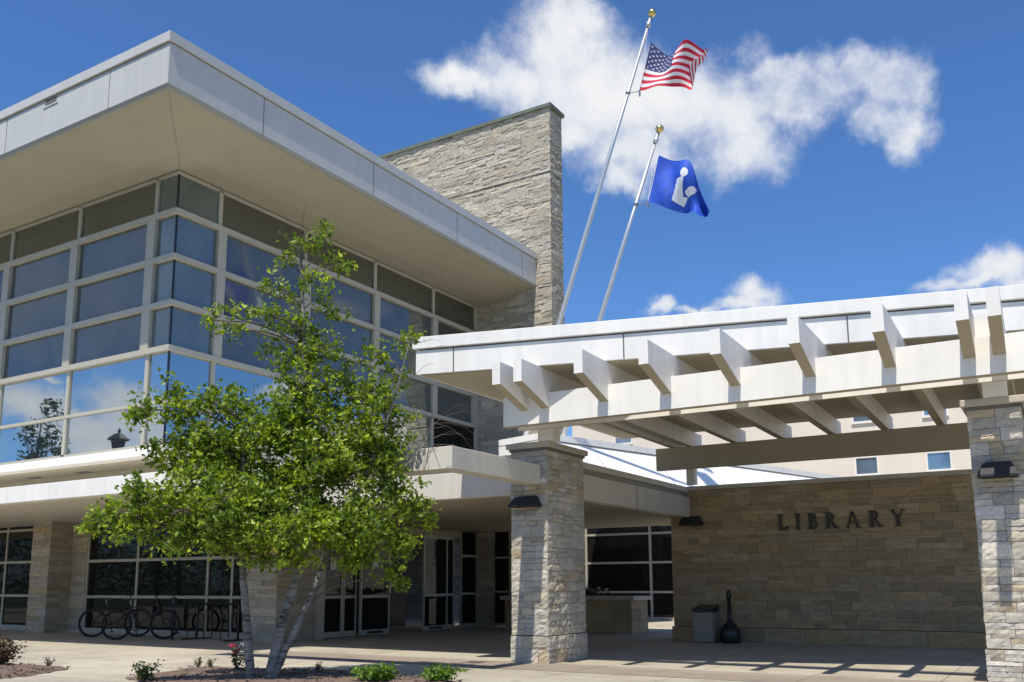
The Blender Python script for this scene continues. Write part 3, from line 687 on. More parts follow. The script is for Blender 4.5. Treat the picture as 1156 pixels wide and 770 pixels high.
def cr(pts, t):
    """polyline lookup by parameter 0..1, Catmull-Rom"""
    n = len(pts)-1; x = min(max(t, 0), .99999)*n; i = int(x); f = x-i
    p0, p1, p2, p3 = pts[max(i-1, 0)], pts[i], pts[min(i+1, n)], pts[min(i+2, n)]
    return [.5*((2*b)+(-a+c)*f+(2*a-5*b+4*c-d)*f*f+(-a+3*b-3*c+d)*f**3) for a, b, c, d in zip(p0, p1, p2, p3)]
def inpoly(x, y, P):
    c = False
    for (a, b), (d, e) in zip(P, P[1:]+P[:1]):
        if (b > y) != (e > y) and x < (d-a)*(y-b)/(e-b)+a: c = not c
    return c
def flag(name, label, top, bot, wave, matf, mats, nx=96, nz=78):
    bm = bmesh.new(); g = []
    for j in range(nz+1):
        row = []
        for i in range(nx+1):
            s, t = i/nx, j/nz
            a, b = cr(top, s), cr(bot, s)
            v = a[0]+(b[0]-a[0])*t; z = a[1]+(b[1]-a[1])*t
            du, dz = wave(s, t)
            row.append(bm.verts.new((24.0+du, v, z+dz)))
        g.append(row)
    for j in range(nz):
        for i in range(nx):
            f = bm.faces.new((g[j][i], g[j][i+1], g[j+1][i+1], g[j+1][i])); c = f.calc_center_median()
            f.material_index = matf((i+.5)/nx, (j+.5)/nz, c.y, c.z); f.smooth = True
    o = link(name, bm, mats); tag(o, label, 'flag'); return o, g
ut = [(9.62, 17.46), (9.15, 16.95), (8.78, 16.94), (8.44, 17.03), (8.09, 16.89), (7.91, 16.68)]
ub = [(10.04, 16.01), (9.52, 15.92), (9.04, 15.81), (8.68, 15.76), (8.41, 15.69), (8.30, 16.10)]
def wv(s, t): return (s**.5*.28*math.sin(s*9+t*2.2)+.10*math.sin(s*17-t*5)*s + .25*max(0, s-.75)*math.sin(t*6), .05*s*math.sin(s*13+1.0)*(1-t*.3))
def usm(s, t, v, z):
    if s < .40 and t < 7/13: 
        # staggered rows of five-pointed stars
        r = t/(7/13)*10; c = s/.40*12; ri, ci = round(r), round(c)
        if 1 <= ri <= 9 and 1 <= ci <= 11 and (ri+ci) % 2 == 0:
            dx, dy = (c-ci)*.40/12*2.0, (r-ri)*(7/13)/10*1.45; q = math.hypot(dx, dy); an = math.atan2(-dy, dx)-math.pi/2
            if q < .032*(.62+.38*math.cos(5*an)): return 1
        return 2
    return 0 if int(t*13) % 2 == 0 else 1
flag('flag', 'red white and blue stars and stripes flag on the taller pole', ut, ub, wv, usm, [M['red'], M['wht'], M['navy']], 150, 130)
bt = [(9.5, 13.78), (9.18, 13.58), (8.82, 13.43), (8.48, 13.25), (8.25, 12.45), (8.02, 11.68)]
bb = [(9.88, 12.40), (9.55, 12.22), (9.2, 12.0), (8.88, 11.88), (8.5, 11.82), (8.27, 11.52)]
def wv2(s, t): return (s**.6*.22*math.sin(s*7+t*3.5)+.12*math.sin(s*12-t*6)*s, .02*math.sin(s*14)*s)
P1_ = [(8.89, 12.84), (8.68, 12.83), (8.74, 12.61), (8.8, 12.33), (8.66, 12.25), (8.84, 12.06), (9.11, 12.25)]
P2_ = [(8.72, 12.42), (8.55, 12.52), (8.44, 12.53), (8.38, 12.42), (8.46, 12.33), (8.64, 12.25)]
def blm(s, t, v, z):
    if math.hypot((v-8.655)/.115, (z-12.95)/.135) < 1 or inpoly(v, z, P1_) or inpoly(v, z, P2_): return 1
    if s < .02: return 1
    return 0
flag('flag', 'blue flag with a white reading figure emblem on the shorter pole', bt, bb, wv2, blm, [M['blue'], M['emb']], 120, 100)

# ------------------------------------------------------------------ beige building behind
BB = thing('beige_building', 'beige rendered building with small square windows seen far behind the pergola', 'building', (62, 10, 0))
link('wall', bx(60.2, 80, -30, 31.4, 0, 15.2), M['beige'], BB)
link('parapet', bx(60.05, 80.1, -30.1, 31.5, 15.2, 15.5), M['beige_t'], BB)
for zb, zt_ in ((7.95, 8.95), (11.3, 12.5), (3.4, 4.8), ):
    for k in range(13):
        vc = 6.45+4.15*k-20.75+.0
        if (vc > 12 and not 25 < vc < 29) or (vc > 12 and zb < 9): continue
        fr = bmesh.new(); w = .62
        box(fr, 60.1, 60.3, vc-w-.1, vc-w, zb, zt_); box(fr, 60.1, 60.3, vc+w, vc+w+.1, zb, zt_)
        box(fr, 60.08, 60.3, vc-w-.13, vc+w+.13, zb-.14, zb); box(fr, 60.1, 60.3, vc-w-.1, vc+w+.1, zt_, zt_+.1)
        f = link('window', fr, M['beige_t'], BB); link('pane', bx(60.17, 60.195, vc-w, vc+w, zb, zt_), M['winblue'], f)

# ------------------------------------------------------------------ bicycles and rack
def bicycle(pr, pf, label, seed, colr):
    pr, pf = Vector((*pr, 0)), Vector((*pf, 0)); d = (pf-pr).normalized(); s = d.cross(Vector((0, 0, 1))).normalized(); Z = Vector((0, 0, 1))
    b = thing('bicycle', label, 'bicycle', (pr+pf)/2, 'bicycles parked at the glass')
    pf = pr+d*1.04
    def P(x, z, y=0): return pr+d*x+Z*z+s*y
    for c in (P(0, .335), P(1.04, .335)):
        bm = bmesh.new(); torus(bm, c, s, .315, .022); w = link('wheel', bm, M['rubber'], b, True)
        bm = bmesh.new(); torus(bm, c, s, .288, .010); tube(bm, [c-s*.04, c+s*.04], .022, 8)
        for k in range(14):
            t = k*math.pi/7; tube(bm, [c, c+d*math.cos(t)*.285+Z*math.sin(t)*.285], .0018, 4, False)
        link('rim', bm, M['black'], w)
    bm = bmesh.new(); bb, st_, hd, fk = P(.42, .29), P(.30, .78), P(.86, .78), P(.90, .66)
    tube(bm, [bb, st_], .016); tube(bm, [st_-Z*.06, hd], .015); tube(bm, [bb, fk], .019); tube(bm, [hd+Z*.04, fk-Z*.02], .02)
    for y in (-.05, .05):
        tube(bm, [P(0, .335, y), bb+s*y*.4], .009, 6); tube(bm, [P(0, .335, y), st_-Z*.08], .008, 6); tube(bm, [P(1.04, .335, y), fk+s*y*.7], .012, 6)
    link('frame', bm, M[colr], b)
    bm = bmesh.new(); tube(bm, [st_, P(.27, .9)], .013); link('seat_post', bm, M['steel'], b)
    bm = bmesh.new(); 
    sd = [P(.10, .93, -.075), P(.10, .93, .075), P(.3, .925, .025), P(.38, .92, .018), P(.38, .92, -.018), P(.3, .925, -.025)]
    lo_ = [bm.verts.new(p-Z*.035) for p in sd]; hi_ = [bm.verts.new(p) for p in sd]
    bm.faces.new(hi_); bm.faces.new(lo_[::-1])
    for i in range(6): bm.faces.new((lo_[i], lo_[(i+1) % 6], hi_[(i+1) % 6], hi_[i]))
    fix(bm); link('saddle', bm, M['black'], b)
    bm = bmesh.new(); tube(bm, [P(.85, .8), P(.83, .98)], .015); tube(bm, [P(.78, 1.0, -.29), P(.85, .99, -.1), P(.85, .99, .1), P(.78, 1.0, .29)], .013); link('handlebar', bm, M['black'], b)
    bm = bmesh.new(); torus(bm, bb+s*.05, s, .085, .008, 20, 6); tube(bm, [bb+s*.06, bb+s*.07+Z*.17], .01, 6); tube(bm, [bb-s*.06, bb-s*.07-Z*.17], .01, 6)
    tube(bm, [bb+s*.07+Z*.17, bb+s*.17+Z*.17], .018, 6); tube(bm, [bb-s*.07-Z*.17, bb-s*.17-Z*.17], .018, 6); link('crank', bm, M['black'], b)
    bm = bmesh.new(); tube(bm, [P(1.04-.0, .69), P(1.2, .66), P(1.33, .56)], .006, 4)
    tube(bm, [bb+s*.05+Z*.08, P(0, .37, .05)], .004, 4); tube(bm, [bb+s*.05-Z*.08, P(0, .30, .05)], .004, 4); link('chain', bm, M['black'], b)
bicycle((13.75, 20.15), (14.4, 19.33), 'leftmost black bicycle of the three at the glass', 1, 'black')
bicycle((13.30, 18.62), (14.0, 17.85), 'nearest bicycle of the three, its wheel set toward the plaza', 2, 'black')
bicycle((14.6, 18.35), (13.98, 17.55), 'bicycle furthest right, standing against the end of the rack', 3, 'black')
RK = thing('bike_rack', 'low black rail bike rack before the window bay', 'bike rack', (14.5, 17.2, 0))
bm = bmesh.new()
tube(bm, [(14.45, 17.3, .80), (14.45, 15.95, .80)], .022); link('rail', bm, M['black'], RK)
for k in range(3):
    v = 17.2-.55*k; bm = bmesh.new()
    tube(bm, [(14.45, v, .8), (14.3, v, .78), (14.15, v, .68), (14.1, v, .5), (14.1, v, .02)], .012, 8); tube(bm, [(14.45, v, .8), (14.6, v, .78), (14.75, v, .68), (14.8, v, .5), (14.8, v, .02)], .016, 8)
    link('hoop', bm, M['black'], RK)
bm = bmesh.new(); box(bm, 14.05, 14.85, 15.9, 15.98, .002, .025); box(bm, 14.05, 14.85, 17.26, 17.34, .002, .025)
tube(bm, [(14.45, 15.95, .02), (14.45, 15.95, .8)], .03); tube(bm, [(14.45, 17.3, .02), (14.45, 17.3, .8)], .03); link('foot', bm, M['black'], RK)

# ------------------------------------------------------------------ foliage
GREEN = [(.17,.24,.022),(.23,.31,.026),(.30,.38,.030),(.13,.19,.018),(.40,.45,.04),(.18,.26,.028)]
def leaf_quad(bm, cl, p, size, r, pal, up=.55, asp=.62):
    n = Vector((r.gauss(0, 1), r.gauss(0, 1), r.gauss(0, 1)+up)).normalized()
    a = n.cross(Vector((r.gauss(0, 1), r.gauss(0, 1), r.gauss(0, 1)))).normalized(); b = n.cross(a)
    s = size*r.uniform(.5, 1.35); w = s*asp*.5
    v = [bm.verts.new(q) for q in (p-a*s*.5, p-a*s*.1+b*w+n*s*.06, p+a*s*.5-n*s*.1, p-a*s*.1-b*w+n*s*.06)]
    c = r.choice(pal); k = r.uniform(.8, 1.25); c = (c[0]*k, c[1]*k, c[2]*k, 1)
    for f in (bm.faces.new((v[0], v[1], v[2])), bm.faces.new((v[0], v[2], v[3]))):
        for lp in f.loops: lp[cl] = c
def col_layer(bm): return bm.loops.layers.float_color.get('Col') or bm.loops.layers.float_color.new('Col')

BLOBS = [[8.89,8.43,6.1,0.06,0.09,0.5],[8.8,8.52,5.85,0.09,0.1,0.6],[8.63,8.68,5.85,0.13,0.15,0.7],[9.11,8.22,5.58,0.1,0.09,0.6],[9.06,8.43,5.71,0.09,0.07,0.4],[8.48,8.82,5.58,0.17,0.14,0.5],[8.34,8.95,5.19,0.19,0.14,0.8],[8.61,8.86,5.15,0.22,0.22,0.9],[8.67,8.47,5.24,0.26,0.17,0.8],[8.87,8.45,5.08,0.17,0.14,0.6],[8.21,9.08,4.8,0.17,0.11,0.6],[8.0,9.28,4.81,0.14,0.09,0.7],[7.85,9.42,4.65,0.09,0.1,0.6],[8.07,9.21,4.55,0.14,0.07,0.4],[8.44,8.86,4.75,0.24,0.19,0.9],[8.82,8.66,4.64,0.31,0.27,1.0],[8.86,8.29,4.35,0.24,0.21,0.9],[8.61,8.69,4.23,0.28,0.26,0.9],[8.53,9.11,4.39,0.19,0.14,0.5],[9.01,8.32,4.89,0.12,0.1,0.4],[8.75,8.56,3.78,0.43,0.31,1.3],[9.32,8.35,4.11,0.22,0.24,0.9],[9.61,8.07,4.39,0.25,0.2,0.9],[9.85,7.85,4.6,0.2,0.15,0.8],[9.98,7.72,4.74,0.1,0.09,0.5],[9.55,7.97,3.86,0.32,0.29,1.2],[9.79,7.74,4.02,0.17,0.22,0.7],[9.8,7.89,3.51,0.27,0.22,1.1],[9.13,7.87,3.29,0.3,0.28,1.2],[7.14,9.77,3.38,0.24,0.17,1.1],[7.38,9.54,3.65,0.18,0.16,0.9],[7.63,9.63,3.45,0.27,0.23,1.1],[7.9,9.37,3.6,0.32,0.21,1.2],[8.38,9.24,3.55,0.36,0.28,1.4],[8.48,8.82,3.17,0.4,0.33,1.5],[9.07,8.76,3.12,0.41,0.36,1.5],[7.84,9.43,3.07,0.37,0.25,1.4],[7.6,9.99,3.03,0.25,0.14,0.7],[8.44,9.52,2.86,0.41,0.29,1.5],[9.33,8.34,2.75,0.39,0.31,1.4],[9.58,7.94,2.87,0.29,0.27,1.1],[8.82,8.99,2.62,0.48,0.31,1.6],[6.73,9.99,1.93,0.13,0.13,0.8],[6.87,9.86,2.12,0.21,0.17,1.1],[7.04,9.7,2.39,0.22,0.17,1.1],[7.23,9.68,2.02,0.3,0.22,1.4],[7.3,9.29,2.28,0.32,0.24,1.5],[7.46,9.13,1.85,0.34,0.22,1.5],[7.63,8.8,2.12,0.37,0.26,1.6],[7.9,8.54,1.8,0.37,0.24,1.6],[8.17,8.62,2.2,0.38,0.27,1.6],[8.32,8.14,1.86,0.37,0.26,1.6],[8.68,7.96,1.98,0.34,0.31,1.5],[8.82,8.49,2.3,0.35,0.23,1.2],[9.1,7.9,2.23,0.32,0.28,1.3],[9.58,7.77,2.5,0.33,0.26,1.2],[9.87,7.66,2.22,0.29,0.24,1.1],[10.03,7.51,2.13,0.15,0.17,0.6],[9.41,7.77,1.9,0.33,0.28,1.3],[9.72,7.64,1.77,0.24,0.21,1.0],[9.15,7.85,1.6,0.25,0.18,1.0],[9.59,7.76,1.44,0.19,0.16,0.9],[9.72,7.64,1.24,0.11,0.11,0.7],[8.9,7.92,1.6,0.18,0.16,0.8],[8.45,8.18,1.54,0.18,0.09,0.6],[7.72,8.88,1.7,0.22,0.13,0.7],[7.36,9.4,1.73,0.22,0.09,0.7],[6.99,9.75,1.85,0.17,0.11,0.8]]
TR = dict(
A=[(8.35,8.95,-.02),(8.29,9.01,.77),(8.24,9.05,1.38),(8.19,9.1,2.0),(8.2,9.09,2.8),(8.16,9.12,3.3)],
B=[(8.5,8.8,-.02),(8.6,8.7,.71),(8.75,8.57,1.38),(8.82,8.49,2.01),(8.73,8.58,2.82),(8.75,8.56,3.66),(8.72,8.59,4.51),(8.67,8.64,5.4),(8.64,8.66,5.85)],
C=[(8.53,8.78,-.02),(8.64,8.67,.38),(8.84,8.48,.98),(9.02,8.31,1.67),(9.18,8.16,2.13),(9.4,7.94,2.85),(9.61,7.74,3.72),(9.75,7.61,4.5)],
D=[(9.18,8.15,2.1),(9.37,7.97,2.3),(9.56,7.79,2.6),(9.84,7.53,2.95),(10.01,7.36,3.4)])
BLOBS += [[8.15,9.3,3.11,0.42,0.3,1.2],[8.55,8.59,3.39,0.4,0.33,1.2],[9.18,8.48,3.6,0.36,0.32,1.2],[8.33,8.8,2.47,0.46,0.3,1.2],[8.67,8.14,2.9,0.41,0.34,1.3],[9.36,8.14,3.04,0.36,0.31,1.1],[8.83,8.49,4.21,0.29,0.31,0.9],[7.86,9.25,2.55,0.45,0.27,1.2],[9.67,7.86,3.12,0.27,0.32,1.0],[9.44,8.07,3.72,0.27,0.29,1.0],[8.83,7.66,1.98,0.38,0.29,1.2],[8.11,8.51,1.54,0.39,0.1,0.7],[7.62,9.65,2.78,0.27,0.2,1.0]]
TREE = thing('birch_tree', 'young multi-stemmed birch with pale bark and loose bright green crown before the glass corner', 'tree', (8.4, 8.9, 0))
bm = bmesh.new(); r = random.Random(5)
def smooth_path(pts, k=5):
    return [tuple(cr(pts, i/(len(pts)-1)/k)) for i in range((len(pts)-1)*k+1)]
RAD = dict(A=(.052, .008), B=(.062, .006), C=(.048, .006), D=(.02, .004))
paths = {}
for k, p in TR.items():
    sp = smooth_path(p); paths[k] = sp; n = len(sp)-1
    sp = [(x+r.gauss(0, .004), y+r.gauss(0, .004), z) for x, y, z in sp]
    tube(bm, sp, [RAD[k][0]*(1-i/n)**.85+RAD[k][1] for i in range(n+1)], 10)
link('trunk', bm, M['bark'], TREE, True)
# limbs from the nearest lower trunk point to each leaf mass, then twigs
allp = [Vector(q) for k in paths for q in paths[k]]
bm = bmesh.new(); lf = bmesh.new(); cl = col_layer(lf)
for (x, y, z, rx, rz, den) in BLOBS:
    c = Vector((x, y, z)); dist = min(((q-c).length + 1.4*max(0, q.z-(z-.25)) + .5*max(0, (z-1.6)-q.z), i) for i, q in enumerate(allp))
    q = allp[dist[1]]; L_ = (c-q).length
    mid = (q+c)/2+Vector((r.gauss(0, .05), r.gauss(0, .05), .12*L_))
    limb = [q, (q+mid)/2+Vector((r.gauss(0, .03), r.gauss(0, .03), .04*L_)), mid, (mid+c)/2, c]
    r0 = min(.020, .006+.010*L_); tube(bm, limb, [r0, r0*.8, r0*.6, r0*.4, .004], 6)
    vol = rx*rx*rz; ncl = max(7, int(60*den*(vol**.66)*(5.2 if z > 3.9 else 6.6)))
    ry = rx*1.05
    for j in range(ncl):
        while True:
            o = Vector((r.uniform(-1, 1), r.uniform(-1, 1), r.uniform(-1, 1)))
            if o.length < 1: break
        o = o*(.5+.6*r.random()) if r.random() < .8 else o.normalized()*r.uniform(.95, 1.3)
        cc = c+Vector((o.x*rx*1.08, o.y*ry*1.08, o.z*rz*1.05))
        if r.random() < .5: tube(bm, [c.lerp(limb[3], r.random()*.7), c.lerp(cc, .6)+Vector((0, 0, .02)), cc], [.006, .004, .002], 4, False)
        nl = int(r.uniform(9, 24) * (.75 if z > 3.5 else 1)); sp = r.uniform(.03, .085)
        tone = r.random()
        inner = (cc-c).length < .55*max(rx, rz)  # inner leaves get darker greens, crown shade put into leaf colour
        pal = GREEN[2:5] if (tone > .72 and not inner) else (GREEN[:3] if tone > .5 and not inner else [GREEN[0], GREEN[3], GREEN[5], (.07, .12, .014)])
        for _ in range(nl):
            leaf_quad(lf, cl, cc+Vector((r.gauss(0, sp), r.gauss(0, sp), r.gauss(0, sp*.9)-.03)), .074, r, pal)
print('leaves', len(lf.faces)//2)
# a few bare fine twigs
for k in ('B', 'C', 'D'):
    for j in range(16):
        q = Vector(paths[k][int(len(paths[k])*r.uniform(.5, .98))]); d = Vector((r.gauss(0, 1), r.gauss(0, 1), r.uniform(.1, 1.2))).normalized()
        tube(bm, [q, q+d*.25, q+d*.5+Vector((0, 0, .03)), q+d*r.uniform(.6, .8)+Vector((0, 0, -.02))], [.006, .004, .003, .0015], 4, False)
for j in range(7):   # drooping bare twigs at the right tip
    q = Vector(paths['D'][-1-int(r.random()*6)]); d = Vector((r.uniform(.1, .6), r.uniform(-1, -.3), r.uniform(-.3, .8))).normalized()
    tube(bm, [q, q+d*.22+Vector((0, 0, .05)), q+d*.45+Vector((0, 0, .03)), q+d*.65-Vector((0, 0, .1))], [.0035, .003, .002, .001], 4, False)
link('branches', bm, M['bark2'], TREE, True)
link('crown', lf, M['leaf'], TREE)

def shrub(name, label, c, rx, rz, n, size, pal, cat='shrub', seed=1, group=None, flowers=None, stems=8, lift=.45):
    r = random.Random(seed); c = Vector(c); t = thing(name, label, cat, c, group)
    bm = bmesh.new(); lf = bmesh.new(); cl = col_layer(lf); tips = []
    for _ in range(stems):
        e = c+Vector((r.uniform(-1, 1)*rx*.8, r.uniform(-1, 1)*rx*.8, rz*r.uniform(1.0, 1.9))); tips.append(e)
        tube(bm, [c, c.lerp(e, .5)+Vector((0, 0, rz*.1)), e], [.008, .006, .003], 5)
    link('stems', bm, M['bark2'], t)
    for i in range(n):
        e = r.choice(tips); s = r.uniform(.25, 1.05); p = c.lerp(e, s)+Vector((r.gauss(0, rx*.22), r.gauss(0, rx*.22), r.gauss(0, rz*.16)))
        p.z = max(p.z, .03); leaf_quad(lf, cl, p, size, r, pal)
    link('leaves', lf, M['leaf_far'], t)
    if flowers:
        for p, mt in flowers:
            bm = bmesh.new(); 
            for k in range(16):
                a = k*2.4; q = Vector(p)+Vector((math.cos(a), math.sin(a), r.uniform(-.6, .8)))*.022*(1+k*.05)
                bmesh.ops.create_icosphere(bm, subdivisions=1, radius=.017, matrix=Matrix.Translation(q) @ Matrix.Diagonal((1, 1, .6, 1)))
            link('bloom', bm, M[mt], t)
    return t
G2 = [(.05,.09,.02),(.08,.13,.025),(.11,.17,.03)]; RB = [(.10,.035,.03),(.14,.06,.04),(.06,.06,.03),(.18,.09,.07),(.05,.03,.03)]
G3 = [(.13,.24,.03),(.18,.30,.04),(.09,.17,.03)]
shrub('barberry_shrub', 'reddish bushy shrub on the mulch at the left edge', (8.05, 13.95, .03), .36, .22, 1500, .045, RB+G2[:1], seed=11, stems=16)
shrub('rose_bush', 'small thin green rose plant on the pale paving left of the birch', (7.75, 10.2, .0), .16, .14, 260, .05, G2, seed=12, stems=7)
shrub('rose_bush', 'rose plant with pink blooms beside the birch stems', (9.2, 10.15, .03), .13, .17, 160, .045, G2, seed=13, stems=6,
      flowers=[((9.2, 10.25, .36), 'petal'), ((9.17, 10.13, .30), 'petal'), ((9.25, 10.1, .38), 'petalw'), ((9.2, 10.2, .24), 'petal')])
shrub('green_shrub', 'larger leafy bright green shrub right of the birch', (8.95, 7.42, .0), .25, .12, 1000, .065, G3, seed=14, stems=14)
shrub('green_shrub', 'smaller low green shrub right of the larger green one', (9.3, 6.72, .03), .2, .09, 560, .06, G3, seed=15, stems=10)
for i, (x, y) in enumerate(((9.25, 10.75), (9.2, 10.95), (9.45, 9.6), (9.5, 8.9), (8.2, 13.0))):
    shrub('dry_grass_tuft', ['dry brown tuft of stalks left of the pink rose', 'smallest dry tuft at the left tip of the mulch bed', 'dry twiggy tuft right of the birch stems', 'thin dry tuft at the rear edge of the mulch bed', 'tiny dry tuft right of the reddish shrub'][i], (x, y, .03), .08, .08, 60, .03, [(.16, .11, .08), (.22, .17, .1)], cat='grass tuft', seed=20+i, group='dry tufts in the mulch', stems=12)
# greenery in the planter
shrub('planter_flowers', 'low planting with pale blooms in the stone planter', (21.4, 10.9, .91), .75, .10, 900, .06, [(.03,.05,.015),(.04,.06,.02),(.12,.10,.09)], cat='flowers', seed=30, stems=30,
      flowers=[((21.3, 10.2+.22*k, 1.06+.04*math.sin(k*2.1)), 'petalw') for k in range(8)])

# things across the lawn, seen in the window reflections
def round_tree(x, y, h, w, label, seed):
    r = random.Random(seed); t = thing('shade_tree', label, 'tree', (x, y, 0), 'trees across the street')
    bm = bmesh.new(); tube(bm, [(x, y, 0), (x+.1, y, h*.4), (x, y+.1, h*.75), (x, y, h*.95)], [.18, .13, .07, .02], 8)
    for k in range(14):
        a = r.uniform(0, 6.28); z0_ = h*r.uniform(.3, .8); tube(bm, [(x, y, z0_), (x+math.cos(a)*w*.5, y+math.sin(a)*w*.5, z0_+h*.12)], [.05, .015], 5)
    link('trunk', bm, M['bark2'], t)
    lf = bmesh.new(); cl = col_layer(lf)
    for k in range(70):
        a = r.uniform(0, 6.28); f = r.uniform(.25, 1.0); rr = w*math.sqrt(r.random())*(1.08-f)**.6
        c = Vector((x+rr*math.cos(a), y+rr*math.sin(a), h*(.25+.75*f)))
        for _ in range(26): leaf_quad(lf, cl, c+Vector((r.gauss(0, w*.10), r.gauss(0, w*.10), r.gauss(0, w*.09))), .2, r, [(.04, .075, .02), (.06, .10, .025), (.03, .055, .02)])
    link('crown', lf, M['leaf_far'], t)
round_tree(2.0, 43.0, 10.2, 1.8, 'tallest tree across the street left of the library', 51)
round_tree(-4.0, 52.5, 8.6, 3.2, 'broad low tree at the far left across the street', 52)
round_tree(-8., 47.5, 7.6, 2.4, 'small tree nearest the street across from the library', 53)
round_tree(-16, 30, 8.5, 4.0, 'wide tree behind the parked street edge', 54)
def belt():  # unseen belt, added to darken the horizon in the glass reflections
    r = random.Random(77); lf = bmesh.new(); cl = col_layer(lf)
    for k in range(4200):
        v = r.uniform(-120, 220); u = -45+r.uniform(-6, 6); h = 7.5+2.5*math.sin(v*.11)+1.5*math.sin(v*.37+1)
        c = Vector((u, v, h*r.random()**.8))
        for _ in range(9): leaf_quad(lf, cl, c+Vector((r.gauss(0, 1), r.gauss(0, 1), r.gauss(0, .8))), .55, r, [(.03, .055, .018), (.045, .08, .02), (.02, .04, .015)])
    o = link('unseen_far_trees', lf, M['leaf_far']); tag(o, 'unseen dark tree belt across the road, added for the window reflections', 'trees', kind='stuff')
belt()
round_tree(-14, 14, 8.0, 4.2, 'tree behind the viewer on the lawn', 55)
LP = thing('street_lamp', 'tall black lantern lamp post left of the plaza', 'street lamp', (6.2, 31.1, 0))
bm = bmesh.new(); lathe(bm, (6.2, 31.1, 0), [(.2, 0), (.2, .3), (.1, .5), (.07, .6), (.055, 6.1), (.12, 6.15), (.16, 6.2)], 14); link('pole', bm, M['lampblk'], LP, True)
bm = bmesh.new(); lathe(bm, (6.2, 31.1, 0), [(.22, 6.28), (.32, 6.72), (.33, 6.76)], 6); link('lantern', bm, M['lampblk'], LP)
bm = bmesh.new(); lathe(bm, (6.2, 31.1, 0), [(.46, 6.76), (.44, 6.79), (.20, 6.98), (.10, 7.02), (.05, 7.06), (.07, 7.14), (.01, 7.24)], 6); link('lamp_cap', bm, M['lampblk'], LP)

# ------------------------------------------------------------------ world: Nishita sky with clouds by direction
to_sun = Vector((-.482, -.072, 1)).normalized()
W = bpy.data.worlds.new('World'); S.world = W; W.use_nodes = True
wt = W.node_tree; wt.nodes.clear(); ns = wt.nodes; L = wt.links
sky = N(ns, 'ShaderNodeTexSky', sky_type='NISHITA'); sky.sun_disc = False
sky.sun_elevation = math.asin(to_sun.z); sky.sun_rotation = math.atan2(to_sun.x, to_sun.y) % (2*math.pi)
sky.altitude = 0; sky.air_density = 1.0; sky.dust_density = .6; sky.ozone_density = 2.2
tc = N(ns, 'ShaderNodeTexCoord'); DIR = tc.outputs['Generated']
def math_(op, a, b=None, c=None, clamp=False):
    m = N(ns, 'ShaderNodeMath', operation=op); m.use_clamp = clamp
    for i, x in enumerate((a, b, c)):
        if x is None: continue
        if isinstance(x, (int, float)): m.inputs[i].default_value = x
        else: L.new(x, m.inputs[i])
    return m.outputs[0]
n1 = N(ns, 'ShaderNodeTexNoise'); n1.inputs['Scale'].default_value = 9; n1.inputs['Detail'].default_value = 10; n1.inputs['Roughness'].default_value = .62
n2 = N(ns, 'ShaderNodeTexNoise'); n2.inputs['Scale'].default_value = 26; n2.inputs['Detail'].default_value = 8; n2.inputs['Roughness'].default_value = .65
n3 = N(ns, 'ShaderNodeTexNoise'); n3.inputs['Scale'].default_value = 3.2; n3.inputs['Detail'].default_value = 7
for n_ in (n1, n2, n3): L.new(DIR, n_.inputs['Vector'])
wn = N(ns, 'ShaderNodeTexNoise'); wn.inputs['Scale'].default_value = 16; wn.inputs['Detail'].default_value = 5; wn.inputs['Roughness'].default_value = .6; L.new(DIR, wn.inputs['Vector'])
w0 = N(ns, 'ShaderNodeVectorMath', operation='SUBTRACT'); w0.inputs[1].default_value = (.5, .5, .5); L.new(wn.outputs['Color'], w0.inputs[0])
w1 = N(ns, 'ShaderNodeVectorMath', operation='MULTIPLY_ADD'); w1.inputs[1].default_value = (.06, .06, .06); L.new(w0.outputs[0], w1.inputs[0]); L.new(DIR, w1.inputs[2])
WD = w1.outputs[0]
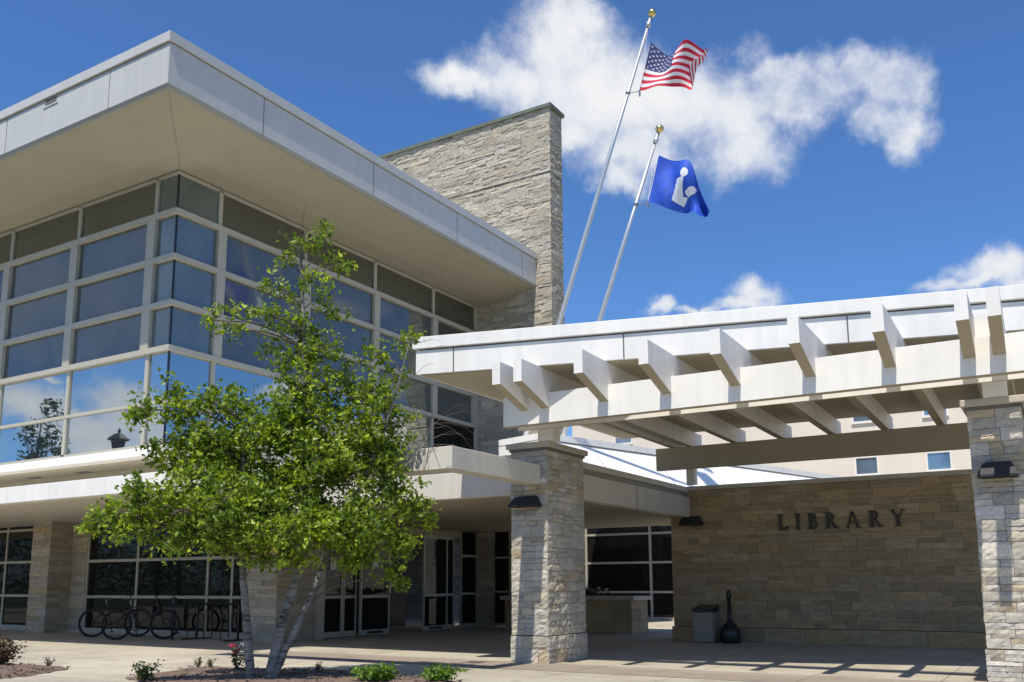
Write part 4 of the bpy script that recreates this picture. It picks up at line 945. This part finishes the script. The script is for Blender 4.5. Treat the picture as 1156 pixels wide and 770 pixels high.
CL = [[0.7509,0.3911,0.5322,0.0624,0.0553],[0.7398,0.4365,0.512,0.0677,0.0343],[0.7077,0.491,0.508,0.0379,0.0181],[0.7882,0.3706,0.4912,0.077,0.0725],[0.7858,0.4108,0.4624,0.0552,0.0276],[0.8274,0.345,0.4431,0.0551,0.0367],[0.8289,0.2914,0.4774,0.0853,0.0538],[0.8651,0.2453,0.4375,0.0494,0.0377],[0.828,0.371,0.4205,0.0371,0.0167],[0.8598,0.1933,0.4726,0.0829,0.0367],[0.8622,0.1428,0.4861,0.0596,0.0256],[0.8771,0.1065,0.4684,0.0405,0.0379],[0.898,0.1045,0.4275,0.029,0.0307],[0.8877,0.1342,0.4404,0.0345,0.0258],[0.7458,0.3681,0.5553,0.0352,0.022],[0.9168,0.2628,0.3009,0.0315,0.0204],[0.9163,0.2773,0.2888,0.0466,0.0131],[0.8868,0.3578,0.2924,0.0171,0.0133],[0.9045,0.3169,0.2854,0.0424,0.0066],[0.9546,0.0429,0.2949,0.039,0.022],[0.9562,0.0589,0.2868,0.0428,0.012],[0.9604,0.0149,0.2783,0.0418,0.0184],[-0.4945,0.8513,0.1753,0.0385,0.0257],[-0.5753,0.8001,0.1697,0.0538,0.0403],[-0.5446,0.8252,0.1495,0.0616,0.0264],[-0.5099,0.836,0.2027,0.0121,0.0052],[-0.599,0.7876,0.1445,0.0362,0.0272],[0.7064,-0.6437,0.2944,0.0283,0.0151],[0.7582,-0.6175,0.2091,0.0384,0.0154],[0.6897,-0.6942,0.2056,0.0283,0.0132],[0.7347,-0.6124,0.2918,0.0095,0.0048],[0.815,0.3239,0.4804,0.1083,0.0433],[0.7702,0.3916,0.5034,0.0858,0.0678],[0.8447,0.2508,0.4729,0.0623,0.0445],[0.8717,0.1129,0.4769,0.0337,0.0219],[0.8492,0.2071,0.4857,0.0524,0.0262],[-0.574,0.7992,0.1785,0.0538,0.0305],[-0.5986,0.7824,0.1715,0.0326,0.0363],[-0.5023,0.8483,0.1676,0.0447,0.0275],[-0.553,0.8218,0.137,0.053,0.0194]]
acc = None
for (x, y, z, ra, rb) in CL:
    c = Vector((x, y, z)).normalized(); t1 = Vector((0, 0, 1)).cross(c).normalized(); t2 = c.cross(t1)
    d1 = N(ns, 'ShaderNodeVectorMath', operation='DOT_PRODUCT'); d1.inputs[1].default_value = t1/ra; L.new(WD, d1.inputs[0])
    d2 = N(ns, 'ShaderNodeVectorMath', operation='DOT_PRODUCT'); d2.inputs[1].default_value = t2/rb; L.new(WD, d2.inputs[0])
    d3 = N(ns, 'ShaderNodeVectorMath', operation='DOT_PRODUCT'); d3.inputs[1].default_value = c; L.new(DIR, d3.inputs[0])
    q = math_('SQRT', math_('ADD', math_('MULTIPLY', d1.outputs['Value'], d1.outputs['Value']), math_('MULTIPLY', d2.outputs['Value'], d2.outputs['Value'])))
    w = math_('SUBTRACT', 1.0, q)
    if x > 0 and z > .4 and y < .24: w = math_('MINIMUM', math_('SUBTRACT', w, .12), .42)
    w = math_('ADD', w, math_('MULTIPLY', math_('LESS_THAN', d3.outputs['Value'], .5), -9))
    acc = w if acc is None else math_('SMOOTH_MAX', acc, w, .25)
body = math_('ADD', acc, math_('ADD', math_('MULTIPLY', math_('SUBTRACT', n1.outputs['Fac'], .5), 1.5), math_('MULTIPLY', math_('SUBTRACT', n2.outputs['Fac'], .5), .75)))
mask = N(ns, 'ShaderNodeMapRange', interpolation_type='SMOOTHSTEP'); mask.inputs[1].default_value = -.22; mask.inputs[2].default_value = .72; L.new(body, mask.inputs[0])
# general fair-weather clouds away from the photographed part (behind the viewer), for the reflections
sep = N(ns, 'ShaderNodeSeparateXYZ'); L.new(DIR, sep.inputs[0])
back = N(ns, 'ShaderNodeMapRange'); back.inputs[1].default_value = .15; back.inputs[2].default_value = -.25; L.new(sep.outputs[0], back.inputs[0])
low = N(ns, 'ShaderNodeMapRange'); low.inputs[1].default_value = .62; low.inputs[2].default_value = .25; L.new(sep.outputs[2], low.inputs[0])
gm = N(ns, 'ShaderNodeMapRange', interpolation_type='SMOOTHSTEP'); gm.inputs[1].default_value = .54; gm.inputs[2].default_value = .66; L.new(n3.outputs['Fac'], gm.inputs[0])
gen = math_('MULTIPLY', math_('MULTIPLY', gm.outputs[0], back.outputs[0]), low.outputs[0])
cm = math_('MAXIMUM', math_('MULTIPLY', mask.outputs[0], .97), gen, clamp=True)
# cloud shading: bright billows, blue-grey thin / lower parts
shade = math_('ADD', math_('MULTIPLY', body, .30), math_('ADD', math_('MULTIPLY', n2.outputs['Fac'], .35), math_('MULTIPLY', n1.outputs['Fac'], .75)))
cr_ = ramp(ns, [(.30, (.46, .56, .74)), (.62, (.72, .78, .88)), (.95, (.96, .96, .97))]); L.new(shade, cr_.inputs[0])
skc = N(ns, 'ShaderNodeMix', data_type='RGBA', blend_type='MULTIPLY'); skc.inputs[0].default_value = 1; skc.inputs[7].default_value = (.69, 1.08, 1.56, 1); L.new(sky.outputs[0], skc.inputs[6])
cs = N(ns, 'ShaderNodeMix', data_type='RGBA', blend_type='MULTIPLY'); cs.inputs[0].default_value = 1; cs.inputs[7].default_value = (9.6, 9.6, 9.6, 1); L.new(cr_.outputs[0], cs.inputs[6])
mx = N(ns, 'ShaderNodeMix', data_type='RGBA'); L.new(cm, mx.inputs[0]); L.new(skc.outputs[2], mx.inputs[6]); L.new(cs.outputs[2], mx.inputs[7])
bg = N(ns, 'ShaderNodeBackground'); bg.inputs[1].default_value = .1; L.new(mx.outputs[2], bg.inputs[0])
wo = N(ns, 'ShaderNodeOutputWorld'); L.new(bg.outputs[0], wo.inputs[0])

sun = bpy.data.lights.new('sun', 'SUN'); sun.energy = 5.3; sun.angle = R_(.5); sun.color = (1, .94, .84)
so = bpy.data.objects.new('sun', sun); COL.objects.link(so); so.rotation_euler = to_sun.to_track_quat('Z', 'Y').to_euler(); so.location = (0, 0, 40)

# ------------------------------------------------------------------ camera
cam = bpy.data.cameras.new('camera'); co = bpy.data.objects.new('camera', cam); COL.objects.link(co); S.camera = co
f, cy, yaw, pit, rol = 1030.07, 493.644, .5477, .1599, -.0047
Rm = Matrix.Rotation(rol, 3, 'Z') @ Matrix.Rotation(-pit, 3, 'X')
Rd = Rm @ Vector((math.sin(yaw), 0, math.cos(yaw))); Ld = Rm @ Vector((-math.cos(yaw), 0, math.sin(yaw))); Ud = Rm @ Vector((0, -1, 0))
MM = Matrix((Rd, Ld, Ud))                    # camera (x right, y down, z forward) -> world
X = MM @ Vector((1, 0, 0)); Y = -(MM @ Vector((0, 1, 0))); Zc = -(MM @ Vector((0, 0, 1)))
m4 = Matrix((X, Y, Zc)).transposed().to_4x4(); m4.translation = Vector((0, 0, 1.2)); co.matrix_world = m4
cam.sensor_width = 36; cam.lens = f/1156*36; cam.shift_y = (cy-385)/1156; cam.clip_start = .05; cam.clip_end = 3000
S.render.resolution_x = 1024; S.render.resolution_y = 682
S.view_settings.view_transform = 'Standard'; S.view_settings.look = 'None'; S.view_settings.exposure = 0; S.view_settings.gamma = 1
S.render.engine = 'CYCLES'; S.cycles.max_bounces = 7; S.cycles.use_denoising = True
